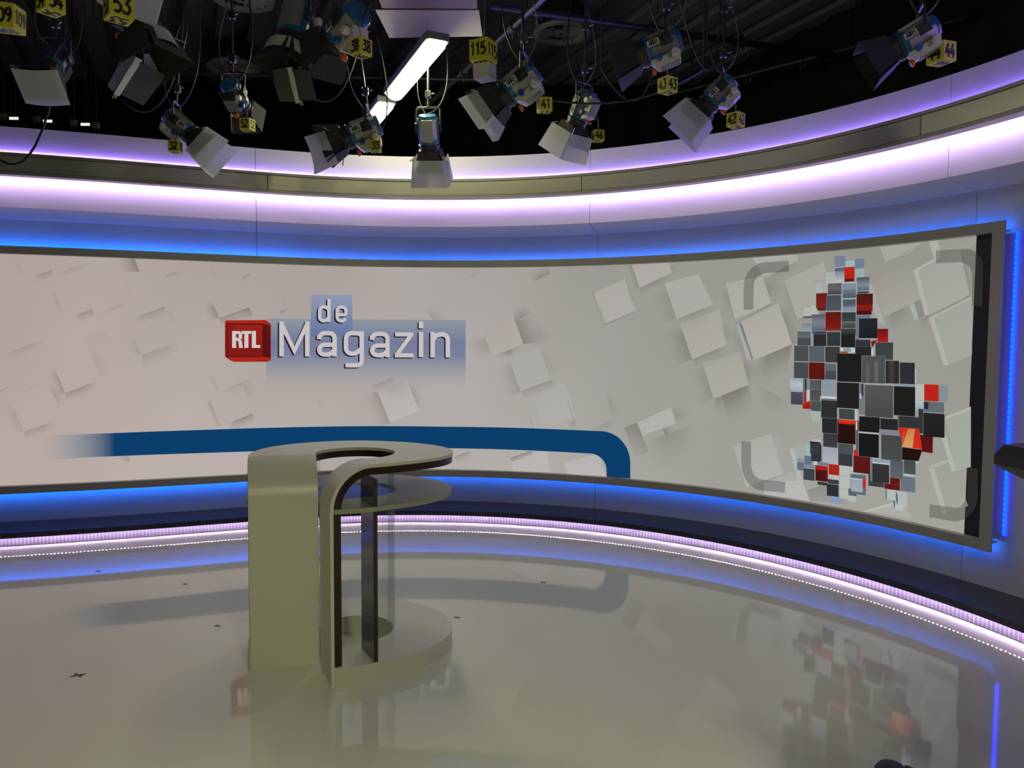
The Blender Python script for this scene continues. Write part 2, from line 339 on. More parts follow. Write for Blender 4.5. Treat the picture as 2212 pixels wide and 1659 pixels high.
MOSAIC=[
(3.0569,0.9214,3.1355,0.9229,3.1385,0.8309,3.0597,0.8291,(95,108,105),(95,108,105)),
(3.058,0.9205,3.1345,0.9218,3.1373,0.8318,3.0608,0.8303,(172,180,182),(172,180,182)),
(2.9992,0.8799,3.0456,0.8808,3.0486,0.7843,3.0022,0.7832,(95,108,105),(95,108,105)),
(3.0004,0.8789,3.0446,0.8796,3.0475,0.7852,3.0033,0.7844,(155,180,178),(155,180,178)),
(2.9546,1.9252,3.0207,1.9248,3.0229,1.8541,2.9568,1.8544,(95,108,105),(95,108,105)),
(2.9558,1.9241,3.0196,1.9238,3.0217,1.8552,2.9578,1.8554,(176,181,176),(176,181,176)),
(3.0097,1.9394,3.0781,1.9389,3.0804,1.8669,3.0119,1.8673,(95,108,105),(95,108,105)),
(3.0108,1.9383,3.0771,1.9379,3.0793,1.868,3.013,1.8683,(176,180,175),(176,180,175)),
(2.9597,1.8536,3.0291,1.8534,3.0294,1.8428,2.96,1.8431,(65,66,66),(65,66,66)),
(3.0821,1.891,3.1324,1.8908,3.1334,1.8596,3.0831,1.8598,(130,130,120),(130,130,120)),
(3.0395,2.1233,3.1046,2.1225,3.1076,2.0295,3.0424,2.0301,(95,108,105),(95,108,105)),
(3.0406,2.1221,3.1036,2.1215,3.1064,2.0306,3.0435,2.0311,(166,166,161),(165,178,184)),
(3.0453,2.031,3.0597,2.0309,3.0609,1.9927,3.0465,1.9928,(150,165,178),(150,165,178)),
(3.1185,2.1806,3.1969,2.1794,3.2003,2.0738,3.1218,2.0747,(95,108,105),(95,108,105)),
(3.1196,2.1794,3.1958,2.1784,3.1992,2.0749,3.1229,2.0757,(168,178,170),(168,178,170)),
(3.2693,2.2554,3.344,2.254,3.3457,2.205,3.2709,2.2064,(95,108,105),(95,108,105)),
(3.2703,2.2543,3.343,2.253,3.3446,2.2061,3.2719,2.2073,(152,182,180),(152,182,180)),
(3.3435,2.2595,3.4122,2.258,3.4145,2.1913,3.3457,2.1926,(95,108,105),(95,108,105)),
(3.3445,2.2584,3.4112,2.2571,3.4135,2.1924,3.3468,2.1935,(112,126,148),(112,126,148)),
(3.1911,2.292,3.2702,2.2905,3.2729,2.2106,3.1937,2.2119,(95,108,105),(95,108,105)),
(3.1922,2.2909,3.2692,2.2896,3.2718,2.2117,3.1947,2.2128,(116,130,152),(116,130,152)),
(3.1965,2.2117,3.2666,2.2106,3.2667,2.2059,3.1967,2.2069,(180,188,200),(180,188,200)),
(3.3458,2.1913,3.418,2.1899,3.4214,2.0917,3.3492,2.0928,(95,108,105),(95,108,105)),
(3.3469,2.1902,3.417,2.189,3.4203,2.0927,3.3502,2.0937,(152,172,166),(152,172,166)),
(3.1949,2.2071,3.2667,2.206,3.2676,2.1795,3.1958,2.1806,(90,98,120),(90,98,120)),
(3.1958,2.1789,3.2677,2.1778,3.2704,2.0964,3.1985,2.0973,(122,132,153),(188,188,194)),
(3.2667,2.2067,3.3429,2.2054,3.3465,2.1006,3.2702,2.1017,(196,36,26),(165,42,28)),
(3.2696,2.1212,3.3424,2.1202,3.3431,2.0994,3.2703,2.1003,(96,20,20),(96,20,20)),
(3.366,2.0331,3.4547,2.0319,3.4555,2.0087,3.3668,2.0098,(55,65,85),(55,65,85)),
(3.3611,2.1262,3.4565,2.1247,3.4584,2.0717,3.3629,2.0731,(72,78,78),(128,138,148)),
(3.3628,2.0747,3.4566,2.0734,3.4582,2.0287,3.3644,2.0298,(128,138,148),(88,98,112)),
(3.3678,2.0303,3.4548,2.0292,3.455,2.0243,3.368,2.0253,(165,178,190),(165,178,190)),
(3.2493,2.0995,3.3655,2.0979,3.373,1.8805,3.2566,1.8814,(160,175,185),(160,175,185)),
(3.1437,2.0934,3.2496,2.0922,3.2509,2.0529,3.145,2.054,(88,88,92),(100,98,103)),
(3.145,2.054,3.2509,2.0529,3.2522,2.0118,3.1463,2.0129,(96,95,100),(60,63,70)),
(3.2567,2.0873,3.3601,2.0859,3.3615,2.0439,3.2581,2.0451,(122,136,148),(130,142,155)),
(3.2581,2.0451,3.3605,2.0439,3.3627,1.9799,3.2603,1.9809,(108,120,130),(74,88,96)),
(3.0545,2.0254,3.1423,2.0247,3.146,1.912,3.058,1.9125,(108,28,24),(125,34,30)),
(3.067,1.915,3.1352,1.9146,3.1358,1.8945,3.0676,1.8949,(72,38,30),(72,38,30)),
(3.1352,2.0077,3.2487,2.0066,3.2526,1.891,3.1389,1.8918,(168,176,180),(168,176,180)),
(3.1358,2.0071,3.2482,2.0061,3.252,1.8916,3.1395,1.8923,(70,76,82),(80,84,98)),
(3.2624,1.9707,3.3606,1.9698,3.3623,1.9192,3.264,1.92,(74,86,90),(88,98,106)),
(3.264,1.92,3.3613,1.9192,3.3626,1.8805,3.2653,1.8811,(118,132,145),(140,152,164)),
(3.3652,2.0072,3.486,2.0058,3.4889,1.9255,3.3679,1.9267,(76,24,22),(90,26,22)),
(3.3679,1.9267,3.4872,1.9255,3.4887,1.8824,3.3694,1.8833,(140,32,24),(125,28,22)),
(3.3694,1.885,3.4802,1.8841,3.4812,1.8559,3.3703,1.8567,(72,20,22),(72,20,22)),
(3.3683,1.8554,3.4731,1.8547,3.4742,1.8258,3.3693,1.8264,(168,176,180),(168,176,180)),
(3.3687,1.8551,3.4728,1.8543,3.4738,1.8261,3.3696,1.8267,(105,118,128),(105,118,128)),
(3.3666,1.8334,3.3935,1.8333,3.4004,1.6331,3.3735,1.6331,(108,114,124),(108,114,124)),
(2.9511,1.798,3.0319,1.7977,3.0338,1.7367,2.953,1.7369,(95,108,105),(95,108,105)),
(2.9523,1.7969,3.0308,1.7967,3.0326,1.7378,2.954,1.7379,(120,130,150),(140,162,170)),
(3.0269,1.8663,3.1314,1.8658,3.1333,1.8047,3.0287,1.8051,(84,88,98),(122,128,140)),
(3.0287,1.8051,3.1333,1.8047,3.1353,1.7419,3.0307,1.7421,(122,128,140),(88,96,106)),
(3.1326,1.8822,3.2531,1.8814,3.257,1.7618,3.1365,1.7622,(92,24,20),(125,28,20)),
(3.1347,1.7629,3.2553,1.7625,3.2559,1.7418,3.1353,1.7421,(140,32,24),(96,60,48)),
(3.2585,1.8769,3.3638,1.8762,3.3661,1.808,3.2607,1.8085,(48,54,56),(60,64,66)),
(3.2608,1.8057,3.3652,1.8052,3.3667,1.7613,3.2623,1.7617,(86,90,92),(60,64,68)),
(3.8047,1.4793,3.821,1.4795,3.8248,1.3821,3.8084,1.3818,(95,108,105),(95,108,105)),
(3.8057,1.4784,3.8201,1.4785,3.8238,1.383,3.8094,1.3828,(172,176,168),(172,176,168)),
(3.5292,1.7541,3.6063,1.7537,3.6097,1.6594,3.5326,1.6595,(120,30,28),(120,30,28)),
(3.5296,1.7537,3.6059,1.7534,3.6094,1.6597,3.533,1.6598,(100,22,22),(170,32,30)),
(3.485,1.6646,3.5323,1.679,3.5148,1.654,3.494,1.6195,(120,24,24),(120,24,24)),
(3.3696,1.6771,3.4808,1.677,3.4825,1.627,3.3713,1.627,(50,53,58),(50,53,58)),
(3.3696,1.6263,3.4876,1.6263,3.4899,1.562,3.3718,1.5617,(38,40,39),(38,40,39)),
(3.4881,1.6149,3.505,1.6149,3.5068,1.5623,3.4899,1.5623,(185,188,195),(185,188,195)),
(3.3895,1.8303,3.5266,1.8294,3.5317,1.6874,3.3944,1.6876,(110,112,116),(110,112,116)),
(3.3902,1.8296,3.5259,1.8288,3.531,1.688,3.3951,1.6882,(38,40,46),(28,32,36)),
(3.518,1.6579,3.6458,1.6578,3.6503,1.5364,3.5224,1.5359,(110,114,112),(110,114,112)),
(3.5184,1.6576,3.6455,1.6575,3.65,1.5367,3.5227,1.5362,(58,60,66),(64,70,70)),
(3.0217,1.7376,3.0435,1.7375,3.0469,1.6307,3.025,1.6306,(140,152,160),(140,152,160)),
(2.9153,1.7381,3.0217,1.7379,3.0232,1.6901,2.9168,1.6901,(88,92,94),(104,106,108)),
(2.9168,1.6901,3.0232,1.6901,3.025,1.6315,2.9185,1.6315,(72,76,80),(70,78,80)),
(3.0359,1.7389,3.1447,1.7387,3.1453,1.7205,3.0364,1.7207,(168,176,180),(168,176,180)),
(3.0363,1.7385,3.1444,1.7383,3.145,1.7209,3.0368,1.7211,(46,54,76),(46,54,76)),
(3.0443,1.7195,3.1448,1.7193,3.1477,1.6286,3.0471,1.6286,(70,72,76),(70,72,76)),
(3.0449,1.7189,3.1443,1.7188,3.1472,1.6291,3.0476,1.6291,(44,43,42),(44,43,42)),
(3.1493,1.735,3.2532,1.7347,3.2567,1.6296,3.1527,1.6295,(92,96,98),(92,96,98)),
(3.1499,1.7345,3.2527,1.7342,3.2561,1.6301,3.1532,1.63,(54,60,62),(48,51,56)),
(3.2571,1.7583,3.3685,1.7579,3.3701,1.714,3.2586,1.7142,(60,62,66),(46,48,54)),
(3.2586,1.7142,3.3666,1.714,3.3698,1.6209,3.2617,1.6208,(34,34,34),(30,33,35)),
(2.8926,1.6295,3.0076,1.6295,3.0112,1.5102,2.8962,1.5099,(76,78,82),(72,76,80)),
(3.0119,1.6285,3.134,1.6286,3.1379,1.5074,3.0156,1.507,(168,176,180),(168,176,180)),
(3.0123,1.6281,3.1336,1.6281,3.1374,1.5078,3.0161,1.5075,(86,95,100),(84,94,98)),
(3.1391,1.624,3.2517,1.6241,3.2556,1.5076,3.1428,1.5071,(60,60,60),(60,60,60)),
(2.8945,1.5027,3.01,1.503,3.0138,1.3799,2.8982,1.3793,(72,74,78),(72,74,78)),
(3.0139,1.5036,3.1398,1.504,3.1439,1.3757,3.0179,1.3748,(128,44,40),(128,44,40)),
(3.0144,1.5032,3.1394,1.5036,3.1434,1.3761,3.0183,1.3753,(94,24,22),(86,24,22)),
(3.1427,1.4988,3.229,1.4992,3.2308,1.4449,3.1445,1.4445,(168,176,180),(168,176,180)),
(3.1431,1.4985,3.2287,1.4988,3.2304,1.4453,3.1448,1.4448,(94,104,106),(90,100,104)),
(3.1448,1.4448,3.2304,1.4453,3.2326,1.3796,3.1469,1.379,(70,78,82),(64,70,76)),
(3.2583,1.6174,3.3665,1.6175,3.3676,1.5836,3.2594,1.5834,(188,200,202),(188,200,202)),
(3.2794,1.6159,3.3388,1.616,3.3397,1.5889,3.2803,1.5888,(128,150,166),(128,150,166)),
(3.2557,1.5901,3.3153,1.5902,3.3157,1.5766,3.2561,1.5765,(172,62,42),(172,62,42)),
(2.8631,1.3801,2.8773,1.3801,2.8797,1.2967,2.8655,1.2966,(70,80,90),(70,80,90)),
(2.8635,1.3797,2.8769,1.3798,2.8793,1.2971,2.8659,1.297,(168,174,182),(168,174,182)),
(2.877,1.3766,2.9889,1.3772,2.9904,1.3289,2.8784,1.3282,(150,158,178),(176,190,192)),
(2.8784,1.3282,2.9904,1.3289,2.992,1.2751,2.88,1.2743,(176,190,192),(150,172,178)),
(2.9705,1.3751,2.9908,1.3752,2.9937,1.2794,2.9734,1.2792,(100,110,118),(100,110,118)),
(2.8771,1.2712,2.97,1.2718,2.9729,1.1749,2.88,1.174,(72,78,84),(66,68,76)),
(2.9698,1.2761,2.9883,1.2763,2.9912,1.1803,2.9728,1.1801,(96,106,120),(96,106,120)),
(2.9888,1.3794,2.9998,1.3794,3.0027,1.2856,2.9917,1.2855,(36,38,40),(36,38,40)),
(2.9999,1.3763,3.0237,1.3764,3.0263,1.2951,3.0024,1.295,(120,132,138),(120,132,138)),
(3.0265,1.3703,3.1086,1.3709,3.1109,1.2987,3.0287,1.2981,(76,82,84),(88,92,98)),
(3.1086,1.3739,3.1165,1.3739,3.1204,1.2519,3.1124,1.2518,(40,44,46),(40,44,46)),
(3.0025,1.2921,3.0289,1.2923,3.0316,1.2056,3.0052,1.2053,(186,188,192),(186,188,192)),
(2.9843,1.2858,3.0027,1.2859,3.0055,1.1955,2.9871,1.1953,(172,40,36),(172,40,36)),
(3.0295,1.2967,3.1102,1.2973,3.113,1.2111,3.0322,1.2102,(52,56,60),(52,56,60)),
(3.0299,1.2963,3.1099,1.297,3.1126,1.2114,3.0325,1.2106,(72,75,78),(82,84,86)),
(3.0417,1.2087,3.1188,1.2095,3.1212,1.1345,3.0441,1.1336,(72,78,82),(72,78,82)),
(2.9745,1.1838,3.0379,1.2127,3.0436,1.147,2.9757,1.1454,(176,36,30),(140,30,24)),
(3.1146,1.3759,3.2362,1.3767,3.2402,1.2569,3.1184,1.2557,(132,146,160),(142,150,158)),
(3.1222,1.2502,3.2368,1.2514,3.2373,1.2351,3.1227,1.2339,(196,202,206),(196,202,206)),
(3.1245,1.234,3.2384,1.2352,3.2389,1.2213,3.125,1.22,(100,104,108),(100,104,108)),
(3.04,1.1344,3.1215,1.1355,3.1242,1.0506,3.0426,1.0493,(95,108,105),(95,108,105)),
(3.0411,1.1334,3.1205,1.1343,3.1231,1.0515,3.0437,1.0504,(166,174,172),(166,174,172)),
(3.1214,1.2198,3.2449,1.2212,3.2492,1.0907,3.1255,1.0889,(46,47,51),(46,47,51)),
(3.1328,1.0878,3.251,1.0895,3.2548,0.9764,3.1364,0.9743,(40,41,45),(40,41,45)),
(3.1455,0.9727,3.2566,0.9747,3.26,0.8727,3.1488,0.8704,(52,57,62),(60,62,66)),
(3.2494,1.1714,3.2625,1.1716,3.2652,1.091,3.252,1.0908,(150,160,164),(150,160,164)),
(3.2619,1.1672,3.3818,1.1689,3.3844,1.0938,3.2644,1.0918,(62,70,72),(62,70,72)),
(3.381,1.1727,3.4018,1.173,3.4048,1.0872,3.3839,1.0869,(182,184,184),(182,184,184)),
(3.395,1.0878,3.4193,1.0883,3.4285,0.8224,3.4042,0.8218,(82,82,88),(82,82,88)),
(3.3924,1.0825,3.4039,1.0827,3.406,1.0205,3.3946,1.0203,(206,198,188),(206,198,188)),
(3.2529,1.0874,3.3922,1.0897,3.3982,0.9136,3.2587,0.9104,(112,24,20),(112,24,20)),
(3.2599,1.088,3.388,1.0902,3.3891,1.0594,3.261,1.0571,(216,62,36),(190,40,24)),
(3.2611,1.0527,3.3864,1.0549,3.3913,0.914,3.2658,0.9112,(40,20,20),(34,18,18)),
(3.2345,1.575,3.4201,1.5754,3.4273,1.3688,3.2413,1.3671,(76,78,80),(76,78,80)),
(3.235,1.5744,3.4196,1.5748,3.4267,1.3693,3.2418,1.3677,(30,32,32),(30,32,32)),
(3.2399,1.3617,3.4094,1.3632,3.4159,1.175,3.2461,1.1725,(58,60,62),(58,60,62)),
(3.2403,1.3614,3.4091,1.3628,3.4155,1.1753,3.2465,1.1729,(32,33,32),(32,33,32)),
(3.4223,1.5608,3.5944,1.5613,3.6014,1.3681,3.4291,1.3664,(160,164,164),(160,164,164)),
(3.4231,1.5601,3.5937,1.5606,3.6007,1.3688,3.4298,1.3671,(80,83,82),(72,75,72)),
(3.4559,1.5011,3.4798,1.5012,3.4843,1.3722,3.4605,1.3719,(92,94,92),(92,94,92)),
(3.5164,1.5193,3.5433,1.5194,3.5485,1.3751,3.5215,1.3749,(98,100,98),(98,100,98)),
(3.5655,1.5564,3.5888,1.5565,3.5953,1.3776,3.5719,1.3773,(78,77,86),(78,77,86)),
(3.5975,1.5316,3.6958,1.5321,3.7018,1.373,3.6034,1.3719,(132,134,134),(132,134,134)),
(3.5981,1.5312,3.6953,1.5316,3.7012,1.3734,3.6039,1.3724,(44,42,42),(44,42,42)),
(3.6214,1.5285,3.6626,1.5287,3.6683,1.3772,3.627,1.3768,(62,58,58),(62,58,58)),
(3.7001,1.5208,3.8061,1.5213,3.8118,1.3751,3.7056,1.3738,(112,116,114),(112,116,114)),
(3.7006,1.5203,3.8056,1.5209,3.8113,1.3755,3.7061,1.3743,(46,46,52),(46,46,52)),
(3.8144,1.3774,3.8748,1.3781,3.879,1.2712,3.8185,1.2702,(182,185,178),(182,185,178)),
(3.9788,1.3757,4.0361,1.3765,4.0402,1.2744,3.983,1.2733,(95,108,105),(95,108,105)),
(3.9798,1.3748,4.0352,1.3755,4.0393,1.2753,3.9839,1.2743,(128,142,150),(128,142,150)),
(3.8776,1.3789,3.9759,1.3801,3.9804,1.2693,3.882,1.2675,(90,30,30),(90,30,30)),
(3.878,1.3786,3.9756,1.3798,3.98,1.2696,3.8823,1.2679,(186,36,28),(186,36,28)),
(3.8187,1.2671,3.8792,1.2681,3.8815,1.2086,3.821,1.2074,(180,192,194),(150,168,178)),
(3.879,1.2639,4.0169,1.2664,4.0198,1.1964,3.8818,1.1934,(140,154,158),(140,154,158)),
(3.8793,1.2636,4.0166,1.2661,4.0195,1.1967,3.8821,1.1937,(96,108,114),(96,108,114)),
(3.8795,1.2605,3.911,1.261,3.9129,1.213,3.8814,1.2124,(40,44,54),(40,44,54)),
(3.8432,1.2108,3.8814,1.2116,3.8822,1.1913,3.844,1.1905,(108,120,126),(108,120,126)),
(3.418,1.1235,3.5714,1.1263,3.5754,1.0163,3.4219,1.0129,(28,29,28),(28,29,28)),
(3.5745,1.1228,3.7024,1.1254,3.7053,1.0473,3.5773,1.0443,(38,40,40),(38,40,40)),
(3.6998,1.1501,3.7113,1.1503,3.7143,1.0702,3.7028,1.0699,(86,88,90),(86,88,90)),
(3.7113,1.1505,3.8461,1.1533,3.8492,1.0744,3.7143,1.0711,(48,54,55),(48,54,55)),
(3.8437,1.2101,3.8769,1.2108,3.8835,1.0447,3.8501,1.0438,(96,100,104),(96,100,104)),
(3.8439,1.2099,3.8767,1.2105,3.8832,1.0449,3.8504,1.0441,(52,54,62),(52,54,62)),
(3.6635,1.3728,3.8145,1.3745,3.8152,1.3563,3.6642,1.3545,(140,150,154),(140,150,154)),
(3.6642,1.3545,3.8152,1.3563,3.823,1.155,3.6717,1.1519,(31,32,30),(30,31,28)),
(3.4076,1.3627,3.4505,1.3631,3.4585,1.1359,3.4155,1.1352,(116,120,124),(116,120,124)),
(3.4171,1.2879,3.4291,1.288,3.4304,1.2513,3.4183,1.2511,(186,192,192),(186,192,192)),
(3.4267,1.357,3.4405,1.3571,3.4435,1.2705,3.4297,1.2703,(44,54,62),(44,54,62)),
(3.4517,1.355,3.6606,1.3573,3.6691,1.1289,3.4598,1.1247,(172,180,182),(172,180,182)),
(3.4525,1.3543,3.6598,1.3565,3.6683,1.1296,3.4606,1.1256,(84,86,86),(72,72,74)),
(3.8613,1.0358,3.9508,1.035,3.9535,0.9215,3.8817,0.9222,(80,20,22),(96,20,22)),
(3.8792,1.1878,4.0228,1.1909,4.0292,1.0334,3.8854,1.0291,(36,36,36),(32,33,32)),
(3.7044,1.0707,3.8534,1.0742,3.881,0.9384,3.7372,0.9403,(200,44,26),(205,48,28)),
(3.7763,1.0704,3.8263,1.0711,3.8136,0.9412,3.7412,0.9399,(205,120,70),(210,158,98)),
(3.7487,1.0682,3.7779,1.0696,3.7419,0.9457,3.7322,0.9863,(190,50,30),(205,90,50)),
(3.739,0.9357,3.8827,0.9355,3.8587,0.8555,3.7423,0.8494,(40,20,18),(28,18,16)),
(3.4149,1.0129,3.572,1.0164,3.5787,0.8319,3.4214,0.8274,(175,178,182),(175,178,182)),
(3.4181,1.0007,3.5691,1.0042,3.5751,0.8371,3.424,0.8328,(25,27,26),(25,27,26)),
(3.569,1.0418,3.7136,1.0452,3.7149,1.011,3.5702,1.0074,(126,130,138),(126,130,138)),
(3.5702,1.009,3.5853,1.0094,3.5916,0.8372,3.5764,0.8367,(150,154,160),(150,154,160)),
(3.5846,1.008,3.7359,1.012,3.7425,0.8365,3.591,0.8313,(178,184,184),(178,184,184)),
(3.5854,1.0073,3.7352,1.0112,3.7418,0.8371,3.5917,0.8322,(68,71,70),(72,76,74)),
(3.8381,0.8501,3.8573,0.8508,3.8578,0.8382,3.8386,0.8375,(190,194,194),(190,194,194)),
(3.7554,0.8496,3.838,0.8525,3.8417,0.7555,3.7591,0.7522,(66,72,76),(76,84,84)),
(3.7541,0.7547,3.84,0.758,3.8406,0.7437,3.7546,0.7403,(176,184,186),(176,184,186)),
(3.7352,0.7344,3.8408,0.7386,3.8448,0.6364,3.7391,0.6317,(102,114,122),(106,114,126)),
(3.6582,0.8382,3.7511,0.8413,3.7559,0.7147,3.6629,0.711,(130,140,142),(130,140,142)),
(3.6585,0.8379,3.7508,0.841,3.7556,0.7149,3.6632,0.7114,(80,90,96),(90,104,106)),
(3.5022,0.7123,3.6165,0.7163,3.6196,0.6327,3.5052,0.6283,(40,44,46),(40,44,46)),
(3.5026,0.712,3.6162,0.7159,3.6192,0.633,3.5055,0.6287,(58,63,66),(58,63,66)),
(3.6214,0.6657,3.7343,0.6702,3.7358,0.6312,3.6228,0.6265,(98,24,22),(98,24,22)),
(3.6615,0.7115,3.7326,0.7142,3.7343,0.6705,3.6632,0.6676,(94,24,22),(94,24,22)),
(3.3847,0.831,3.5107,0.8345,3.515,0.7132,3.3889,0.7092,(96,24,26),(84,24,22)),
(3.3867,0.8737,3.4163,0.8744,3.4177,0.8322,3.3882,0.8314,(192,40,32),(192,40,32)),
(3.512,0.8332,3.5273,0.8336,3.5334,0.6626,3.5181,0.6621,(110,118,126),(110,118,126)),
(3.5189,0.8291,3.6504,0.8331,3.6514,0.8051,3.5199,0.8009,(142,154,170),(142,154,170)),
(3.5284,0.8044,3.6546,0.8084,3.6549,0.7995,3.5287,0.7954,(184,194,202),(184,194,202)),
(3.5287,0.7944,3.6526,0.7984,3.6574,0.6692,3.5334,0.6645,(54,53,58),(46,46,52)),
(3.6313,0.6246,3.643,0.6251,3.6456,0.5548,3.6339,0.5543,(108,118,124),(108,118,124)),
(3.6424,0.6242,3.7062,0.6268,3.7088,0.5575,3.6449,0.5547,(176,186,184),(176,186,184)),
(3.7064,0.6228,3.7223,0.5963,3.7247,0.5319,3.7106,0.5552,(92,102,108),(92,102,108)),
(3.7096,0.625,3.7753,0.6284,3.7899,0.6053,3.7923,0.5255,(174,184,182),(174,184,182)),
(3.7096,0.625,3.7923,0.5255,3.725,0.5222,3.7223,0.5963,(174,184,182),(174,184,182)),
(3.6892,0.5497,3.7031,0.5522,3.7052,0.494,3.701,0.4997,(88,98,102),(88,98,102)),
(3.7047,0.5284,3.7668,0.5313,3.7682,0.4937,3.7061,0.4906,(95,108,105),(95,108,105)),
(3.7049,0.5282,3.7665,0.531,3.7679,0.4939,3.7063,0.4909,(180,190,188),(180,190,188)),
(3.0033,0.7844,3.064,0.7856,3.0662,0.7143,3.0054,0.7131,(95,112,132),(95,112,132)),
(2.9447,0.7559,3.0022,0.7569,3.003,0.7311,2.9454,0.73,(118,128,140),(150,160,172)),
(2.9454,0.73,3.003,0.7311,3.005,0.6671,2.9474,0.666,(98,112,128),(98,112,128)),
(3.044,0.8995,3.1279,0.901,3.1286,0.878,3.0447,0.8765,(42,46,48),(42,46,48)),
(3.0464,0.8785,3.1231,0.8798,3.1255,0.8055,3.0487,0.804,(54,58,62),(54,58,62)),
(3.0561,0.8049,3.1265,0.8063,3.1283,0.7497,3.0578,0.7482,(50,52,64),(50,52,64)),
(3.1229,0.8849,3.1349,0.8852,3.139,0.7572,3.127,0.7569,(40,44,48),(40,44,48)),
(3.1342,0.9301,3.1451,0.9303,3.151,0.7447,3.1401,0.7445,(140,146,150),(140,146,150)),
(3.1463,0.8682,3.2654,0.8707,3.2694,0.7487,3.1502,0.7458,(156,162,176),(172,176,182)),
(3.2656,0.9096,3.3805,0.9122,3.3829,0.8397,3.268,0.8368,(120,128,132),(120,128,132)),
(3.2659,0.9093,3.3802,0.9119,3.3827,0.84,3.2682,0.8372,(72,80,82),(72,80,82)),
(3.27,0.8363,3.3774,0.839,3.3805,0.7492,3.273,0.7462,(54,56,61),(54,56,61)),
(3.0779,0.7507,3.1071,0.7513,3.108,0.7231,3.0788,0.7224,(188,192,194),(188,192,194)),
(3.0163,0.7209,3.0934,0.7226,3.087,0.6934,2.9987,0.6907,(124,134,150),(124,134,150)),
(2.9988,0.6864,3.0865,0.6882,3.0892,0.5997,3.0015,0.5977,(58,66,70),(62,66,76)),
(3.0864,0.6915,3.0926,0.6916,3.0954,0.6015,3.0892,0.6013,(130,138,142),(130,138,142)),
(3.109,0.7493,3.1959,0.7513,3.1967,0.7267,3.1098,0.7247,(110,122,136),(110,122,136)),
(3.0935,0.7208,3.1914,0.7231,3.1951,0.6086,3.0971,0.606,(104,26,24),(104,26,24)),
(3.0978,0.7221,3.1878,0.7241,3.1888,0.6918,3.0989,0.6896,(168,34,26),(168,34,26)),
(3.0952,0.6891,3.178,0.6911,3.1808,0.6065,3.0979,0.6044,(76,22,20),(76,22,20)),
(3.1138,0.5996,3.1917,0.6017,3.1925,0.5788,3.1145,0.5767,(48,54,58),(48,54,58)),
(3.1979,0.745,3.2794,0.747,3.282,0.6689,3.2005,0.6667,(176,38,30),(158,36,28)),
(3.2819,0.7457,3.3613,0.7478,3.3639,0.6724,3.2845,0.67,(180,186,180),(180,186,180)),
(3.3666,0.7469,3.3858,0.7474,3.3875,0.6999,3.3682,0.6994,(174,194,192),(174,194,192)),
(3.3699,0.7013,3.443,0.7035,3.4434,0.6934,3.3702,0.6911,(186,194,196),(186,194,196)),
(3.2005,0.6656,3.2799,0.6678,3.2811,0.6306,3.2017,0.6284,(180,184,178),(180,184,178)),
(3.2843,0.6685,3.3624,0.6708,3.3654,0.5829,3.2872,0.5803,(140,150,146),(140,150,146)),
(3.2845,0.6683,3.3622,0.6706,3.3652,0.583,3.2874,0.5805,(178,187,180),(178,187,180)),
(3.1944,0.6308,3.2796,0.6332,3.2807,0.6019,3.1954,0.5994,(54,60,60),(54,60,60)),
(3.19,0.5986,3.2778,0.6011,3.2781,0.5942,3.1903,0.5916,(100,104,108),(100,104,108)),
(3.1885,0.5914,3.2799,0.594,3.2827,0.5069,3.1913,0.504,(46,46,51),(46,46,51)),
(3.289,0.5793,3.3549,0.5815,3.3576,0.5036,3.2916,0.5013,(95,108,105),(95,108,105)),
(3.2893,0.5791,3.3547,0.5812,3.3573,0.5038,3.2918,0.5016,(178,186,184),(178,186,184)),
(3.356,0.5334,3.4178,0.5357,3.4193,0.4925,3.3575,0.4902,(95,108,105),(95,108,105)),
(3.3563,0.5332,3.4176,0.5353,3.419,0.4928,3.3577,0.4905,(180,186,180),(180,186,180)),
(3.357,0.5847,3.4193,0.5868,3.421,0.5358,3.3587,0.5336,(86,98,114),(86,98,114)),
(3.3718,0.6965,3.4846,0.7,3.4897,0.5545,3.3768,0.5503,(92,106,118),(92,106,118)),
(3.3746,0.6662,3.4632,0.669,3.4635,0.6606,3.3749,0.6577,(186,196,204),(186,196,204)),
(3.3749,0.6577,3.4618,0.6605,3.4649,0.5724,3.3779,0.5693,(146,162,174),(160,172,184)),
(3.4629,0.6778,3.4846,0.6785,3.4872,0.6048,3.4655,0.6041,(188,42,34),(188,42,34)),
(3.2252,0.5064,3.289,0.5085,3.2907,0.4576,3.2268,0.4554,(95,108,105),(95,108,105)),
(3.2255,0.5061,3.2888,0.5082,3.2904,0.4578,3.2271,0.4557,(126,154,190),(126,154,190)),
]
